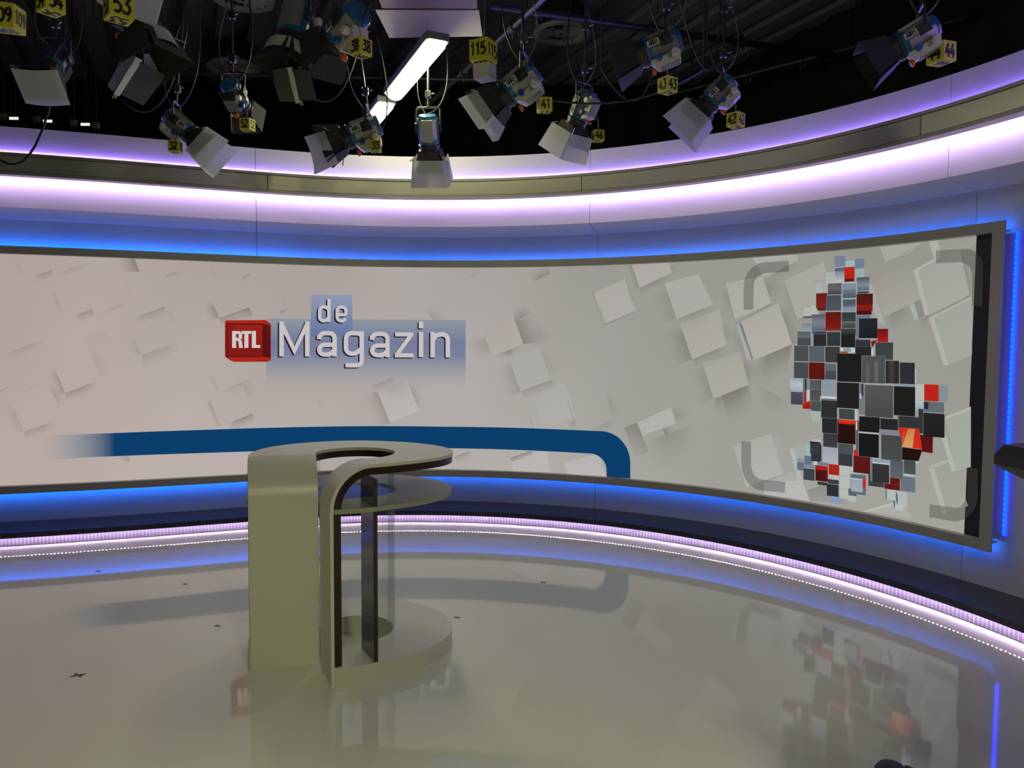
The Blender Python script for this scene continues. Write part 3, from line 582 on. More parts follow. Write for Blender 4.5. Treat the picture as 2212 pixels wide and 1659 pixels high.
LOGO=[
(-2.2952,1.8116,-1.9504,1.8281,-1.9045,1.7918,-1.9084,1.4628,(167,36,23),(154,30,23)),
(-2.2952,1.8116,-1.9084,1.4628,-1.9441,1.4485,-2.2999,1.4947,(160,32,23),(148,30,23)),
(-2.2999,1.4947,-1.9441,1.4485,-2.2293,1.4483,-2.2712,1.4721,(160,34,25),(160,34,25)),
(-2.2872,1.8201,-1.9668,1.8279,-1.9046,1.7861,-2.2877,1.7809,(176,41,25),(165,36,23)),
(-2.2954,1.792,-2.2667,1.7812,-2.271,1.489,-2.2999,1.4947,(126,23,19),(117,23,19)),
(-2.2668,1.7756,-1.9782,1.7822,-1.9817,1.5001,-2.2709,1.4946,(135,28,23),(126,27,21)),
(-2.2193,1.7762,-1.9782,1.7822,-1.9807,1.58,-2.2222,1.5736,(151,34,25),(135,30,23)),
(-1.978,1.7936,-1.9075,1.7746,-1.9109,1.4828,-1.9817,1.4972,(86,19,18),(90,19,18)),
(-1.9401,1.7856,-1.9075,1.7746,-1.9109,1.4828,-1.9436,1.4915,(100,23,19),(86,18,18)),
(-2.277,1.7951,-1.978,1.7965,-1.9782,1.7817,-2.2773,1.7799,(108,23,19),(108,23,19)),
(-2.2814,1.5014,-1.9816,1.5029,-1.9817,1.4932,-2.2815,1.4901,(100,21,19),(100,21,19)),
(-2.2657,1.489,-1.9109,1.4857,-1.9112,1.4628,-2.2293,1.4494,(171,37,27),(171,37,27)),
]
SOFT=[
(-3.8844,2.3343,-3.8248,2.1479,-3.8789,2.1463,-3.9382,2.3323,0.12,1,1),
(-3.7668,2.1538,-3.6304,2.216,-3.6102,2.1461,-3.7469,2.0842,0.50,1,0),
(-3.6129,2.1834,-3.3135,2.307,-3.3034,2.257,-3.6032,2.1339,0.25,1,1),
(-3.6335,2.0956,-3.5337,1.8225,-3.593,1.8132,-3.6922,2.0857,0.20,1,1),
(-3.4776,1.8402,-3.338,1.8975,-3.3171,1.826,-3.457,1.769,0.60,1,0),
(-3.3201,1.8581,-3.02,1.9812,-3.0114,1.9471,-3.3119,1.8244,0.25,1,1),
(-3.1001,2.1967,-3.02,1.9812,-3.0277,1.981,-3.1077,2.1965,0.30,1,1),
(-3.0088,2.3367,-2.9723,2.227,-3.1189,2.2088,-3.1547,2.3177,0.80,0,0),
(-2.7692,2.2001,-2.6568,2.2478,-2.6511,2.2088,-2.7636,2.1613,0.40,0,1),
(-2.4118,2.3281,-2.3563,2.18,-2.377,2.1792,-2.4324,2.3272,0.25,1,1),
(-3.027,1.8264,-2.7861,1.9305,-2.7599,1.8483,-3.0016,1.745,0.50,1,0),
(-2.7861,1.9305,-2.7055,1.7661,-2.657,1.7843,-2.7381,1.949,0.18,1,1),
(-3.0453,1.6928,-2.9674,1.5115,-3.0529,1.5115,-3.13,1.692,0.25,1,0),
(-2.9674,1.5115,-2.6758,1.6303,-2.666,1.507,-2.9581,1.3898,0.35,0,1),
(-3.9976,1.5151,-3.6928,1.645,-3.6769,1.5532,-3.9822,1.4242,0.28,1,1),
(-3.6328,1.4105,-3.5569,1.1903,-3.6168,1.1659,-3.6923,1.3856,0.55,1,0),
(-3.6877,1.2806,-3.5972,1.0639,-3.5443,1.0968,-3.6352,1.3138,0.40,1,1),
(-3.5569,1.1903,-3.3143,1.2894,-3.3241,1.1953,-3.5666,1.0972,0.55,0,1),
(-3.3826,1.5964,-3.276,1.3062,-3.1691,1.3051,-3.277,1.5969,0.20,1,1),
(-2.4008,1.9835,-2.3365,1.8425,-2.4445,1.8318,-2.5078,1.9721,0.35,1,0),
(-3.9386,1.1789,-3.6876,1.2848,-3.6879,1.273,-3.9389,1.1673,0.20,1,1),
(-4.0315,1.2133,-3.9729,1.2459,-3.9734,1.2276,-4.0321,1.1951,0.50,0,0),
(-3.4333,1.6722,-3.2061,1.7083,-3.187,1.5373,-3.4148,1.503,0.14,1,1),
(-3.9569,1.1285,-3.8671,0.8756,-3.9544,0.878,-4.0436,1.1298,0.30,1,0),
(-3.8671,0.8756,-3.6395,0.954,-3.63,0.8632,-3.8579,0.7856,0.45,0,1),
(-3.0906,0.6359,-3.076,0.5885,-3.1691,0.5929,-3.1835,0.6401,0.45,0,0),
(-2.4022,1.9879,-2.3422,1.8379,-2.4338,1.8186,-2.493,1.968,0.40,1,0),
(-2.3422,1.8379,-2.0871,1.9416,-2.0626,1.8426,-2.3186,1.74,0.60,0,0),
(-2.0957,1.9369,-2.0605,1.8743,-2.1209,1.8461,-2.1559,1.9086,0.55,0,0),
(-1.8224,1.9104,-1.7693,1.9297,-1.7609,1.884,-1.8141,1.8648,0.50,0,0),
(-2.1517,2.2139,-2.0616,2.2531,-2.0536,2.2039,-2.1438,2.1649,0.38,0,1),
(-1.8075,2.0615,-1.7692,1.9343,-1.7816,1.9341,-1.8199,2.0612,0.20,1,1),
(-2.4121,1.3546,-2.3479,1.1874,-2.3981,1.1883,-2.4618,1.3551,0.28,1,0),
(-2.3479,1.1874,-2.0609,1.3106,-2.0276,1.2095,-2.3158,1.0873,0.25,1,1),
(-2.1564,1.2478,-2.1108,1.1285,-2.0154,1.1451,-2.0615,1.2649,0.28,1,1),
(-2.4408,1.1172,-2.3885,0.9987,-2.4385,1.0001,-2.4905,1.1182,0.38,1,1),
(-2.4392,1.1224,-2.3428,0.8728,-2.3989,0.8627,-2.4946,1.1116,0.35,1,0),
(-2.2862,0.8915,-2.0738,0.9803,-2.0576,0.894,-2.2705,0.806,0.70,1,0),
(-1.512,1.147,-1.445,0.9768,-1.4376,0.9767,-1.5047,1.1469,0.50,1,1),
(-1.124,1.2528,-1.0917,1.1816,-1.0992,1.1817,-1.1315,1.2528,0.30,1,1),
(-1.0308,1.2004,-0.7993,1.305,-0.7569,1.2194,-0.9889,1.1148,0.40,1,0),
(-0.9419,1.1677,-0.8237,0.8676,-0.9649,0.8245,-1.082,1.1245,0.50,0,0),
(-0.6592,1.2706,-0.55,0.9819,-0.473,0.9933,-0.5826,1.2818,0.40,1,1),
(-0.9419,1.1677,-0.6592,1.2706,-0.5279,1.118,-0.8123,1.0145,0.25,1,1),
(-0.4828,1.9643,-0.3442,1.6911,-0.1714,1.7205,-0.311,1.9936,0.35,1,1),
(0.3377,1.9289,0.4505,1.6254,0.6713,1.6455,0.5584,1.9469,0.75,1,0),
(0.3719,1.8495,0.5299,1.9099,0.4809,2.0401,0.3229,1.9803,0.45,1,1),
(0.1522,1.5053,0.4505,1.6254,0.4704,1.5413,0.172,1.4205,0.40,1,1),
(0.0692,1.7218,0.1522,1.5053,-0.0696,1.456,-0.1521,1.6733,0.45,1,1),
(0.3116,1.4833,0.4296,1.1788,0.2849,1.1192,0.1671,1.4252,0.40,1,0),
(0.4296,1.1788,0.7179,1.2973,0.7763,1.2148,0.4883,1.0953,0.50,0,0),
(0.5998,1.5938,0.7131,1.2925,0.8569,1.2956,0.7437,1.595,0.20,1,1),
(0.5883,1.8077,0.6476,1.6128,0.7533,1.5951,0.6939,1.7892,0.30,1,1),
(0.5883,1.8077,0.6476,1.6128,0.4845,1.5742,0.4253,1.7702,0.22,1,1),
(0.5275,2.1972,0.6988,2.2683,0.6597,2.37,0.4884,2.2994,0.55,1,0),
(0.263,1.5441,0.3352,1.5729,0.3646,1.5027,0.2924,1.4737,0.60,1,0),
(1.099,2.0926,1.2205,1.807,1.243,1.8123,1.1215,2.0976,0.50,0,0),
(1.2205,1.807,1.5076,1.9209,1.506,1.9051,1.2188,1.7908,0.55,0,0),
(-0.0864,2.2291,0.0573,2.2755,0.0377,2.3596,-0.1058,2.3134,0.20,1,1),
(1.4642,2.3277,1.5367,2.1248,1.4814,2.1263,1.4088,2.3299,0.55,0,0),
(1.5367,2.1248,1.8303,2.2477,1.8497,2.1783,1.5563,2.054,0.50,0,1),
(1.8017,2.3305,1.8303,2.2477,1.9378,2.2516,1.9093,2.3337,0.25,1,1),
(1.2114,1.807,1.4893,1.9256,1.4896,1.9097,1.2117,1.7908,0.55,0,0),
(1.4015,2.2063,1.4893,1.93,1.5225,1.9296,1.4348,2.2053,0.35,1,1),
(1.7643,2.1598,1.8787,1.8512,1.7257,1.8005,1.6104,2.1123,0.28,1,0),
(1.8787,1.8512,2.2002,1.9645,2.2278,1.9056,1.9069,1.7908,0.40,1,1),
(1.9111,1.808,2.0249,1.5044,1.8551,1.4492,1.7402,1.7568,0.60,1,0),
(2.0249,1.5044,2.3256,1.6307,2.362,1.5566,2.0622,1.4284,0.50,0,1),
(2.2649,1.8093,2.3255,1.6348,2.4193,1.6766,2.3591,1.8496,0.30,1,1),
(1.9111,1.808,2.1927,1.9104,2.23,1.8096,1.9491,1.7049,0.20,1,1),
(2.1144,1.4807,2.2227,1.1797,2.0912,1.1218,1.9818,1.4263,0.40,1,0),
(2.2227,1.1797,2.5185,1.306,2.5735,1.1537,2.2791,1.0227,0.55,0,0),
(2.457,1.5376,2.5185,1.306,2.6443,1.3438,2.5835,1.5722,0.50,1,1),
(2.1144,1.4807,2.4042,1.5943,2.4318,1.5207,2.1426,1.405,0.20,1,1),
(2.5809,1.5115,2.8714,1.639,2.83,1.3791,2.5372,1.2415,0.75,1,0),
(2.7518,1.9617,2.8713,1.6429,2.9994,1.6668,2.8816,1.9809,0.50,1,0),
(2.3944,1.8122,2.694,1.9635,2.7114,1.9345,2.4123,1.7825,0.50,0,0),
(2.6133,2.1812,2.6939,1.9674,2.8484,2.0093,2.769,2.2197,0.45,1,1),
(2.3047,2.1393,2.3894,1.841,2.3122,1.8254,2.227,2.1259,0.35,1,1),
(2.4033,1.7998,2.5092,1.5018,2.3991,1.4499,2.2923,1.751,0.35,1,1),
(2.6304,2.1644,2.9046,2.288,2.9385,2.2243,2.6654,2.0993,0.45,1,1),
(2.9061,1.8332,3.0289,1.8692,3.0473,1.7851,2.9248,1.7478,0.40,1,1),
(2.7959,2.1362,2.9061,1.8332,2.858,1.8184,2.7472,2.123,0.30,1,1),
(3.5703,1.838,3.7494,1.9126,3.7692,1.7616,3.5904,1.6826,0.55,1,1),
(3.8634,1.8344,4.0808,1.9257,4.0812,1.9154,3.8638,1.8237,0.80,0,0),
(4.1095,1.9405,4.1476,1.9578,4.1479,1.9489,4.1099,1.9315,0.80,0,0),
(3.816,1.8119,3.8906,1.8371,3.9077,1.7498,3.8333,1.7235,0.40,1,1),
(4.0731,2.2672,4.1472,1.9674,4.1788,1.9784,4.1051,2.2765,0.50,1,1),
(3.8165,2.3308,3.5671,2.2246,3.5759,2.1819,3.825,2.2897,0.20,1,1),
(2.2948,1.2109,2.5115,1.3061,2.5798,1.0531,2.3643,0.9521,0.60,0,1),
(2.6035,1.315,2.8684,1.1747,2.8131,1.0271,2.5461,1.1645,0.30,1,1),
(1.4193,0.8791,1.5368,0.9337,1.6528,0.6727,1.536,0.6157,0.55,0,0),
(1.5368,0.9337,1.6466,0.6782,1.486,0.6179,1.3756,0.8766,0.40,0,0),
(1.8531,1.0925,1.8923,0.9492,2.0718,0.984,2.033,1.125,0.35,1,1),
(1.7717,0.8945,1.7971,0.8433,1.8817,0.8727,1.8564,0.9235,0.75,0,0),
(1.614,0.7713,2.0723,0.9611,2.116,0.5973,1.6578,0.3923,0.35,1,1),
(-0.2024,0.5526,-0.0343,0.6198,-0.021,0.5303,-0.1893,0.4627,0.50,0,1),
(0.3357,0.5535,0.5359,0.6271,0.5492,0.5771,0.349,0.503,0.80,0,0),
(0.3028,0.6224,0.3422,0.5537,0.3215,0.5466,0.2821,0.6154,0.40,1,1),
(0.8783,1.1253,0.9509,0.9174,0.9394,0.9169,0.8668,1.1249,0.50,0,0),
(0.5139,0.952,0.56,0.8401,0.5496,0.8397,0.5036,0.9517,0.40,0,0),
(1.2328,1.1856,1.3178,0.9584,1.418,0.9634,1.3332,1.189,0.30,1,1),
(0.8935,0.9026,0.9508,0.9236,0.9774,0.8381,0.9201,0.8168,0.45,0,0),
(1.0856,0.8432,1.3179,0.9524,1.3942,0.8837,1.1627,0.7734,0.28,1,1),
]
RIBBON=[
(-3.8414,0.8402,-3.8472,0.6271),
(-3.4033,0.8392,-3.4079,0.6406),
(-2.8975,0.8434,-2.9015,0.6401),
(-2.0972,0.8438,-2.1,0.6317),
(-1.028,0.8399,-1.029,0.6296),
(-0.3061,0.8349,-0.3059,0.6287),
(0.3194,0.8374,0.3207,0.6292),
(0.7653,0.8376,0.7674,0.6278),
(1.1624,0.8386,1.0993,0.6288),
(1.2029,0.8405,1.0963,0.6285),
(1.2499,0.8373,1.1236,0.6273),
(1.2954,0.8262,1.15,0.622),
(1.338,0.8075,1.1748,0.6129),
(1.3767,0.7819,1.1973,0.6002),
(1.4104,0.75,1.2169,0.5843),
(1.4381,0.7127,1.233,0.5655),
(1.4592,0.6709,1.2452,0.5445),
(1.4731,0.6259,1.2532,0.5217),
(1.4794,0.5787,1.2568,0.4977),
(1.482,0.4309,1.2602,0.4207),
]
BRACKETS=[
[(2.4644,1.9172,2.545,1.9154),(2.4596,2.1082,2.5442,2.1046),(2.4621,2.1081,2.5442,2.1046),(2.464,2.1408,2.5453,2.1223),(2.4713,2.1722,2.5496,2.1393),(2.4838,2.2014,2.5569,2.1551),(2.5012,2.2275,2.5669,2.1693),(2.5227,2.2497,2.5795,2.1814),(2.5479,2.2674,2.5942,2.1911),(2.576,2.2801,2.6106,2.198),(2.606,2.2875,2.6281,2.2021),(2.6372,2.2893,2.6464,2.2032),(2.8281,2.2873,2.8305,2.2042)],
[(3.9176,2.2671,3.921,2.1823),(4.0734,2.2601,4.0703,2.177),(4.1059,2.258,4.0766,2.1764),(4.1265,2.2543,4.091,2.1734),(4.1466,2.2477,4.105,2.1683),(4.1655,2.2385,4.1181,2.1611),(4.1826,2.2269,4.13,2.1522),(4.1975,2.2133,4.1404,2.1416),(4.2097,2.1981,4.1489,2.1298),(4.2189,2.1819,4.1553,2.1171),(4.2248,2.1649,4.1594,2.1038),(4.2273,2.1477,4.1612,2.0903),(4.2379,1.8874,4.1696,1.8919)],
[(2.4717,0.8404,2.5543,0.848),(2.4762,0.6602,2.559,0.6695),(2.4762,0.6602,2.559,0.6695),(2.4798,0.6234,2.5609,0.6479),(2.4885,0.5883,2.5654,0.6273),(2.502,0.5559,2.5724,0.6082),(2.52,0.527,2.5816,0.591),(2.542,0.5024,2.5929,0.5763),(2.5674,0.483,2.6059,0.5646),(2.5953,0.4691,2.6202,0.556),(2.6252,0.4611,2.6355,0.5509),(2.656,0.4592,2.6514,0.5493),(2.8492,0.4699,2.8487,0.5559)],
[(4.2511,0.8621,4.1829,0.8631),(4.2582,0.6964,4.1889,0.7226),(4.2582,0.6964,4.1889,0.7226),(4.2571,0.6654,4.1887,0.7001),(4.2511,0.6345,4.186,0.6778),(4.2405,0.6045,4.1811,0.6566),(4.2255,0.5765,4.174,0.6371),(4.2066,0.5514,4.1651,0.62),(4.1844,0.5299,4.1545,0.6058),(4.1596,0.513,4.1426,0.5951),(4.133,0.5012,4.1298,0.5882),(4.1055,0.4951,4.1167,0.5854),(3.9442,0.4866,3.9407,0.5735)],
]
TITLE=[
([(-1.8108,1.8159),(-1.8143,1.497)],0.0410),
([(-1.5824,1.819),(-1.5854,1.4971)],0.0410),
([(-1.8158,1.8057),(-1.6999,1.5499),(-1.5775,1.8088)],0.0390),
([(-1.4768,1.6575),(-1.4766,1.6729),(-1.4758,1.6728),(-1.4723,1.6836),(-1.4661,1.6934),(-1.4577,1.7016),(-1.4475,1.7079),(-1.436,1.7119),(-1.4239,1.7133),(-1.3818,1.7136),(-1.3701,1.7121),(-1.3591,1.7073),(-1.3497,1.6997),(-1.3425,1.6897),(-1.3381,1.6779),(-1.3366,1.6654),(-1.3378,1.4971)],0.0410),
([(-1.337,1.6059),(-1.4248,1.6054),(-1.4269,1.6054),(-1.4521,1.5992),(-1.4707,1.5826),(-1.4776,1.56),(-1.471,1.5375),(-1.4527,1.521),(-1.4276,1.515),(-1.3918,1.5151),(-1.3621,1.5316),(-1.3373,1.5619)],0.0410),
([(-0.9905,1.6539),(-0.9905,1.6695),(-0.9896,1.6693),(-0.986,1.6803),(-0.9797,1.6902),(-0.9711,1.6986),(-0.9606,1.7049),(-0.9488,1.7089),(-0.9363,1.7103),(-0.893,1.7106),(-0.8809,1.709),(-0.8696,1.7042),(-0.8599,1.6965),(-0.8525,1.6863),(-0.8479,1.6745),(-0.8463,1.6618),(-0.8469,1.4917)],0.0410),
([(-0.8465,1.6016),(-0.9367,1.6011),(-0.9389,1.6011),(-0.9649,1.5948),(-0.9839,1.578),(-0.991,1.5551),(-0.9841,1.5323),(-0.9652,1.5156),(-0.9393,1.5096),(-0.9024,1.5098),(-0.872,1.5265),(-0.8466,1.5571)],0.0410),
([(-1.0863,1.6975),(-1.1141,1.7124),(-1.1761,1.7162),(-1.1905,1.7144),(-1.2039,1.7093),(-1.2154,1.7014),(-1.2242,1.691),(-1.2298,1.679),(-1.2318,1.6661),(-1.2324,1.5796),(-1.2324,1.5753),(-1.2306,1.5618),(-1.2251,1.5493),(-1.2164,1.5386),(-1.205,1.5304),(-1.1916,1.5252),(-1.1772,1.5235),(-1.1408,1.528),(-1.0869,1.5716)],0.0410),
([(-1.0861,1.7343),(-1.0875,1.4629),(-1.0875,1.4586),(-1.0891,1.4473),(-1.0934,1.4368),(-1.1003,1.4278),(-1.1092,1.4208),(-1.1196,1.4165),(-1.1307,1.415),(-1.2398,1.4149)],0.0410),
([(-0.7748,1.7071),(-0.6022,1.7083)],0.0390),
([(-0.6175,1.7095),(-0.7622,1.5121)],0.0390),
([(-0.7775,1.5095),(-0.6002,1.5104)],0.0390),
([(-0.5288,1.7311),(-0.529,1.4946)],0.0431),
([(-0.5288,1.83),(-0.5288,1.7655)],0.0431),
([(-0.4184,1.7318),(-0.4183,1.4922)],0.0431),
([(-0.4184,1.6584),(-0.3866,1.6979),(-0.3484,1.7081),(-0.3309,1.7113),(-0.3131,1.7093),(-0.297,1.7021),(-0.2842,1.6906),(-0.2759,1.6758),(-0.273,1.6594),(-0.2728,1.4932)],0.0431),
([(-1.3853,2.0305),(-1.3869,1.8154)],0.0308),
([(-1.3861,1.9312),(-1.4136,1.9543),(-1.4324,1.9561),(-1.4418,1.9546),(-1.4505,1.9506),(-1.458,1.9444),(-1.4638,1.9364),(-1.4674,1.927),(-1.4687,1.917),(-1.4708,1.8657),(-1.4709,1.8636),(-1.4697,1.854),(-1.466,1.845),(-1.4601,1.8374),(-1.4523,1.8316),(-1.4432,1.828),(-1.4335,1.8268),(-1.4146,1.8301),(-1.3866,1.8583)],0.0308),
([(-1.2308,1.8861),(-1.3088,1.8851)],0.0287),
([(-1.2309,1.8818),(-1.2306,1.9205),(-1.2306,1.9205),(-1.2318,1.9302),(-1.2356,1.9392),(-1.2415,1.9469),(-1.2493,1.9527),(-1.2584,1.9563),(-1.2681,1.9574),(-1.2745,1.9573),(-1.284,1.9559),(-1.2929,1.952),(-1.3006,1.946),(-1.3065,1.9382),(-1.3102,1.9291),(-1.3115,1.9194),(-1.3115,1.8636),(-1.3119,1.8636),(-1.3107,1.8541),(-1.3071,1.8454),(-1.3013,1.8378),(-1.2937,1.8321),(-1.2849,1.8286),(-1.2754,1.8274),(-1.2584,1.8285),(-1.2327,1.8516)],0.0287),
]
LOGO_TEXT=[
(-2.237,1.7254,-2.2031,1.7258,-2.2053,1.5736,-2.2392,1.5735),
(-2.2031,1.7258,-2.167,1.7234,-2.1674,1.6991,-2.2035,1.6988),
(-2.1819,1.7232,-2.1524,1.7066,-2.1531,1.6529,-2.1827,1.6696),
(-2.2039,1.6667,-2.1626,1.6613,-2.1683,1.6331,-2.2043,1.6385),
(-2.1867,1.6499,-2.1564,1.6416,-2.1478,1.5738,-2.1808,1.5737),
(-2.1617,1.7263,-2.0734,1.7272,-2.0737,1.7017,-2.1524,1.7009),
(-2.1343,1.7011,-2.099,1.7015,-2.1007,1.5739,-2.136,1.5738),
(-2.0696,1.7272,-2.0341,1.7276,-2.036,1.5741,-2.0716,1.574),
(-2.0357,1.6014,-1.9989,1.5999,-1.9992,1.5742,-2.036,1.5741),
]
PANELS=[(-1.5465,2.065,-1.1717,2.0704,-1.1741,1.6773,-1.55,1.6774),(-1.9446,1.8425,-0.1039,1.8463,-0.102,1.1878,-1.9524,1.2006)]
# ------------------------------------------------------------------ room shell
b = MB(); b.add([(-9, -4, 0), (9, -4, 0), (9, 12, 0), (-9, 12, 0)], [(0, 1, 2, 3)])
tag(b.build('floor', M['floor']), kind='structure')
D1 = Vector((-0.41, 0.912, 0)).normalized(); D2 = Vector((D1.y, -D1.x, 0))
# ribbed metal deck of the ceiling, ribs running along D1
b = MB(); prof = []
pitch = 0.36
for i in range(-22, 23):
    u = i * pitch; prof += [(u, 5.30), (u + 0.20, 5.30), (u + 0.23, 5.42), (u + 0.33, 5.42)]
vs = []; fs = []
for (u, z) in prof:
    for t in (-9, 13):
        p = D2 * u + D1 * t; vs.append((p.x, p.y + 2.0, z))
for i in range(len(prof) - 1): fs.append((2 * i, 2 * i + 1, 2 * i + 3, 2 * i + 2))
b.add(vs, fs); tag(b.build('ceiling', M['deck']), kind='structure')
b = MB(); b.box((0, 12.05, 2.75), (9, 0.05, 2.75)); tag(b.build('wall_rear', M['black']), kind='structure')
b = MB(); b.box((0, -4.05, 2.75), (9, 0.05, 2.75)); tag(b.build('wall_front', M['black']), kind='structure')
b = MB(); b.box((-9.05, 4, 2.75), (0.05, 8, 2.75)); tag(b.build('wall_left', M['black']), kind='structure')
b = MB(); b.box((9.05, 4, 2.75), (0.05, 8, 2.75)); tag(b.build('wall_right', M['black']), kind='structure')
# black drape hung along the ribs beyond the set (right) and across behind it
def drape(name, p0, p1, label):
    p0 = Vector(p0); p1 = Vector(p1); n = int((p1 - p0).length / 0.09); d = (p1 - p0).normalized(); q = Vector((-d.y, d.x, 0)); vs = []; fs = []
    for i in range(n + 1):
        p = p0 + d * ((p1 - p0).length * i / n) + q * (0.04 * math.sin(i * 1.3) + 0.012 * math.sin(i * 0.37))
        vs += [(p.x, p.y, 0.0), (p.x, p.y, 5.28)]
    for i in range(n): fs.append((2 * i, 2 * i + 2, 2 * i + 3, 2 * i + 1))
    o = MB().add(vs, fs).build(name, M['black'], smooth=True)
    tag(o, label, 'curtain')
drape('studio_curtain', (5.9, 3.2, 0), (2.6, 10.6, 0), 'black studio curtain hanging beyond the end of the curved wall, below the ribbed ceiling')
drape('studio_curtain', (2.55, 10.75, 0), (-7.4, 10.75, 0), 'long black studio curtain closing the room behind the curved wall')

# ------------------------------------------------------------------ curved set wall
S0, S_END = -6.2, 7.4
def panels(parent, name, prof, seams, m, gap=0.004):
    ss = [S0] + seams + [S_END]
    for a, c in zip(ss[:-1], ss[1:]):
        sweep(name, prof, a + gap / 2, c - gap / 2, m, parent)
wall = structure('wall_back')
panels(wall, 'wall_panel', rect(-0.03, 0.0, 0.10, 2.64), [-5.15, -2.02, 1.14, 4.15], M['wall'])
sweep('backing_sheet', rect(-0.05, -0.032, 0.0, 3.28), S0, S_END, M['joint'], wall)
fas = structure('trim_1')          # thick upper wall: lit face below the band, the sloping underside, the cove above the band
panels(fas, 'fascia_panel', [(0.0, 2.62), (0.292, 2.675), (0.292, 2.96), (0.0, 2.96)], [-5.15, -2.02, 1.14, 4.142], M['fascia'])
panels(fas, 'cove_panel', rect(0.24, 0.292, 2.965, 3.296), [-5.15, -2.02, 1.14, 4.142], M['fascia'])
band = structure('trim_2')         # the projecting metal band
panels(band, 'band_panel', rect(0.44, 0.5, 2.915, 3.03), [-4.95, -1.92, 1.125, 4.089], M['band'], gap=0.006)
sweep('band_lip', [(0.42, 3.034), (0.506, 3.034), (0.506, 3.055), (0.42, 3.055)], S0, S_END, M['lip'], band)
sweep('band_lip', [(0.42, 2.888), (0.506, 2.888), (0.506, 2.911), (0.42, 2.911)], S0, S_END, M['lip'], band)
sweep('band_core', rect(0.40, 0.45, 2.912, 3.045), S0, S_END, M['joint'], band)
panels(band, 'soffit_panel', [(0.362, 2.9045), (0.421, 2.8885), (0.421, 2.897), (0.362, 2.913)], [-4.95, -1.92, 1.125, 4.089], M['soffit'])
sweep('band_top', rect(0.2925, 0.42, 3.046, 3.052), S0, S_END, M['lip'], band)
sweep('slot_back', rect(0.372, 0.40, 2.918, 3.045), S0, S_END, M['soffit'], band)
base = structure('baseboard_back')  # black glossy ledge with the lit recess under it
panels(base, 'ledge_panel', [(0.0, 0.115), (0.0, 0.088), (0.414, 0.088), (0.414, 0.073), (0.42, 0.073), (0.42, 0.115)], [-5.15, -2.02, 1.14, 4.174], M['ledge'], gap=0.002)
panels(base, 'kick_panel', rect(0.33, 0.386, 0.005, 0.0875), [-5.15, -2.02, 1.14, 4.174], M['kick'], gap=0.001)
sweep('kick_joint', rect(0.34, 0.3835, 0.0005, 0.0048), S0, S_END, M['joint'], base)

# ------------------------------------------------------------------ light tapes of the set
o = sweep('led_tape', [(0.296, 3.082), (0.306, 3.080), (0.306, 3.092), (0.296, 3.094)], S0, S_END, M['led_violet'], step=0.16)
tag(o, 'violet light tape running along the wall just above the metal band', 'light strip', 'light tapes of the set')
o = sweep('led_tape', [(0.350, 2.926), (0.368, 2.926), (0.368, 2.938), (0.350, 2.938)], S0, S_END, M['led_lavender'], step=0.16)
tag(o, 'lavender light tape in the slot under the metal band, washing the wall below', 'light strip', 'light tapes of the set')
kick = thing('kick_light', 'dotted light tape of tiny white LEDs under the black ledge by the floor', 'light strip', group='light tapes of the set')
bead = MB(); strips = MB()
total = 0.0; PITCHB = 0.0266; s = -4.6
while s < 5.4:
    p = Vector(W(s, 0.411, 0.0736)); r = 0.0046
    bead.add([p + Vector((math.cos(i * math.pi / 3), math.sin(i * math.pi / 3), 0)) * r for i in range(6)] + [p + Vector((0, 0, -0.0004))], [(6, i, (i + 1) % 6) for i in range(6)])
    strips.box(W(s, 0.3865, 0.046), (0.0022, 0.0022, 0.040), Matrix.Rotation(-float(np.interp(s, _s, _th)), 3, 'Z'))
    q0 = np.array(W(s, 0.411, 0)); q1 = np.array(W(s + 0.01, 0.411, 0)); s += PITCHB * 0.01 / float(np.linalg.norm(q1 - q0))
o = bead.build('led_bead', M['led_bead'], kick); o['kind'] = 'stuff'
o = strips.build('kick_streak', M['kick_streak'], base); o['kind'] = 'stuff'  # pale strips that paint the LED reflection streaks onto the kick panel
sweep('tape_strip', rect(0.404, 0.4135, 0.0752, 0.0880), -4.7, 5.5, M['card'], kick)

# ------------------------------------------------------------------ picture wall
SR = 4.386                       # right edge of the frame
scr = thing('video_wall', 'long curved picture wall in a grey frame showing a programme title and a mosaic of cubes', 'screen', W(0, 0.05, 1.38))
FT, FB, IT, IB, SI = 2.397, 0.3645, 2.3345, 0.427, 4.31
def frame_prof(zo, zi):
    e = 0.006 if zo > zi else -0.006
    return [(0.074, zo), (0.074, zi + e), (0.026, zi + e), (0.026, zi), (0.088, zi), (0.088, zo)]
sweep('frame_rail', frame_prof(FT, IT), S0, SR, M['frame'], scr)
sweep('frame_rail', frame_prof(FB, IB), S0, SR, M['frame'], scr)
sweep('frame_rail', rect(0.074, 0.088, IB, IT), SI, SR, M['frame'], scr, step=0.02)
sweep('frame_return', rect(0.026, 0.075, IB, IT), SI - 0.001, SI + 0.006, M['frame'], scr, step=0.005)
sweep('frame_spacer', rect(0.002, 0.0285, 0.435, 2.325), S0, SI - 0.02, M['joint'], scr)
# blue tapes behind the frame
tapeb = [('top', 2.370), ('bottom', 0.392)]
for nm, z in tapeb:
    sg = 1 if nm == 'top' else -1
    o = sweep('led_tape', [(0.0735, z - 0.01), (0.0735, z + 0.01)], S0, SR - 0.03, M['led_blue'], scr, step=0.16, closed=False)
side = thing('led_tape', 'upright blue light tape with visible dots beside the right end of the picture wall', 'light strip', W(4.4, 0.01, 0.5), 'light tapes of the set')
bb = MB(); z = 0.50
while z < 2.30:
    bb.box(W(4.412, 0.014, z), (0.005, 0.005, 0.005)); z += 0.0335
ob = bb.build('led_bead', M['led_bead_blue'], side); ob['kind'] = 'stuff'
sweep('tape_strip', rect(0.002, 0.012, 0.47, 2.33), 4.405, 4.419, M['led_blue_strip'], side, step=0.02)

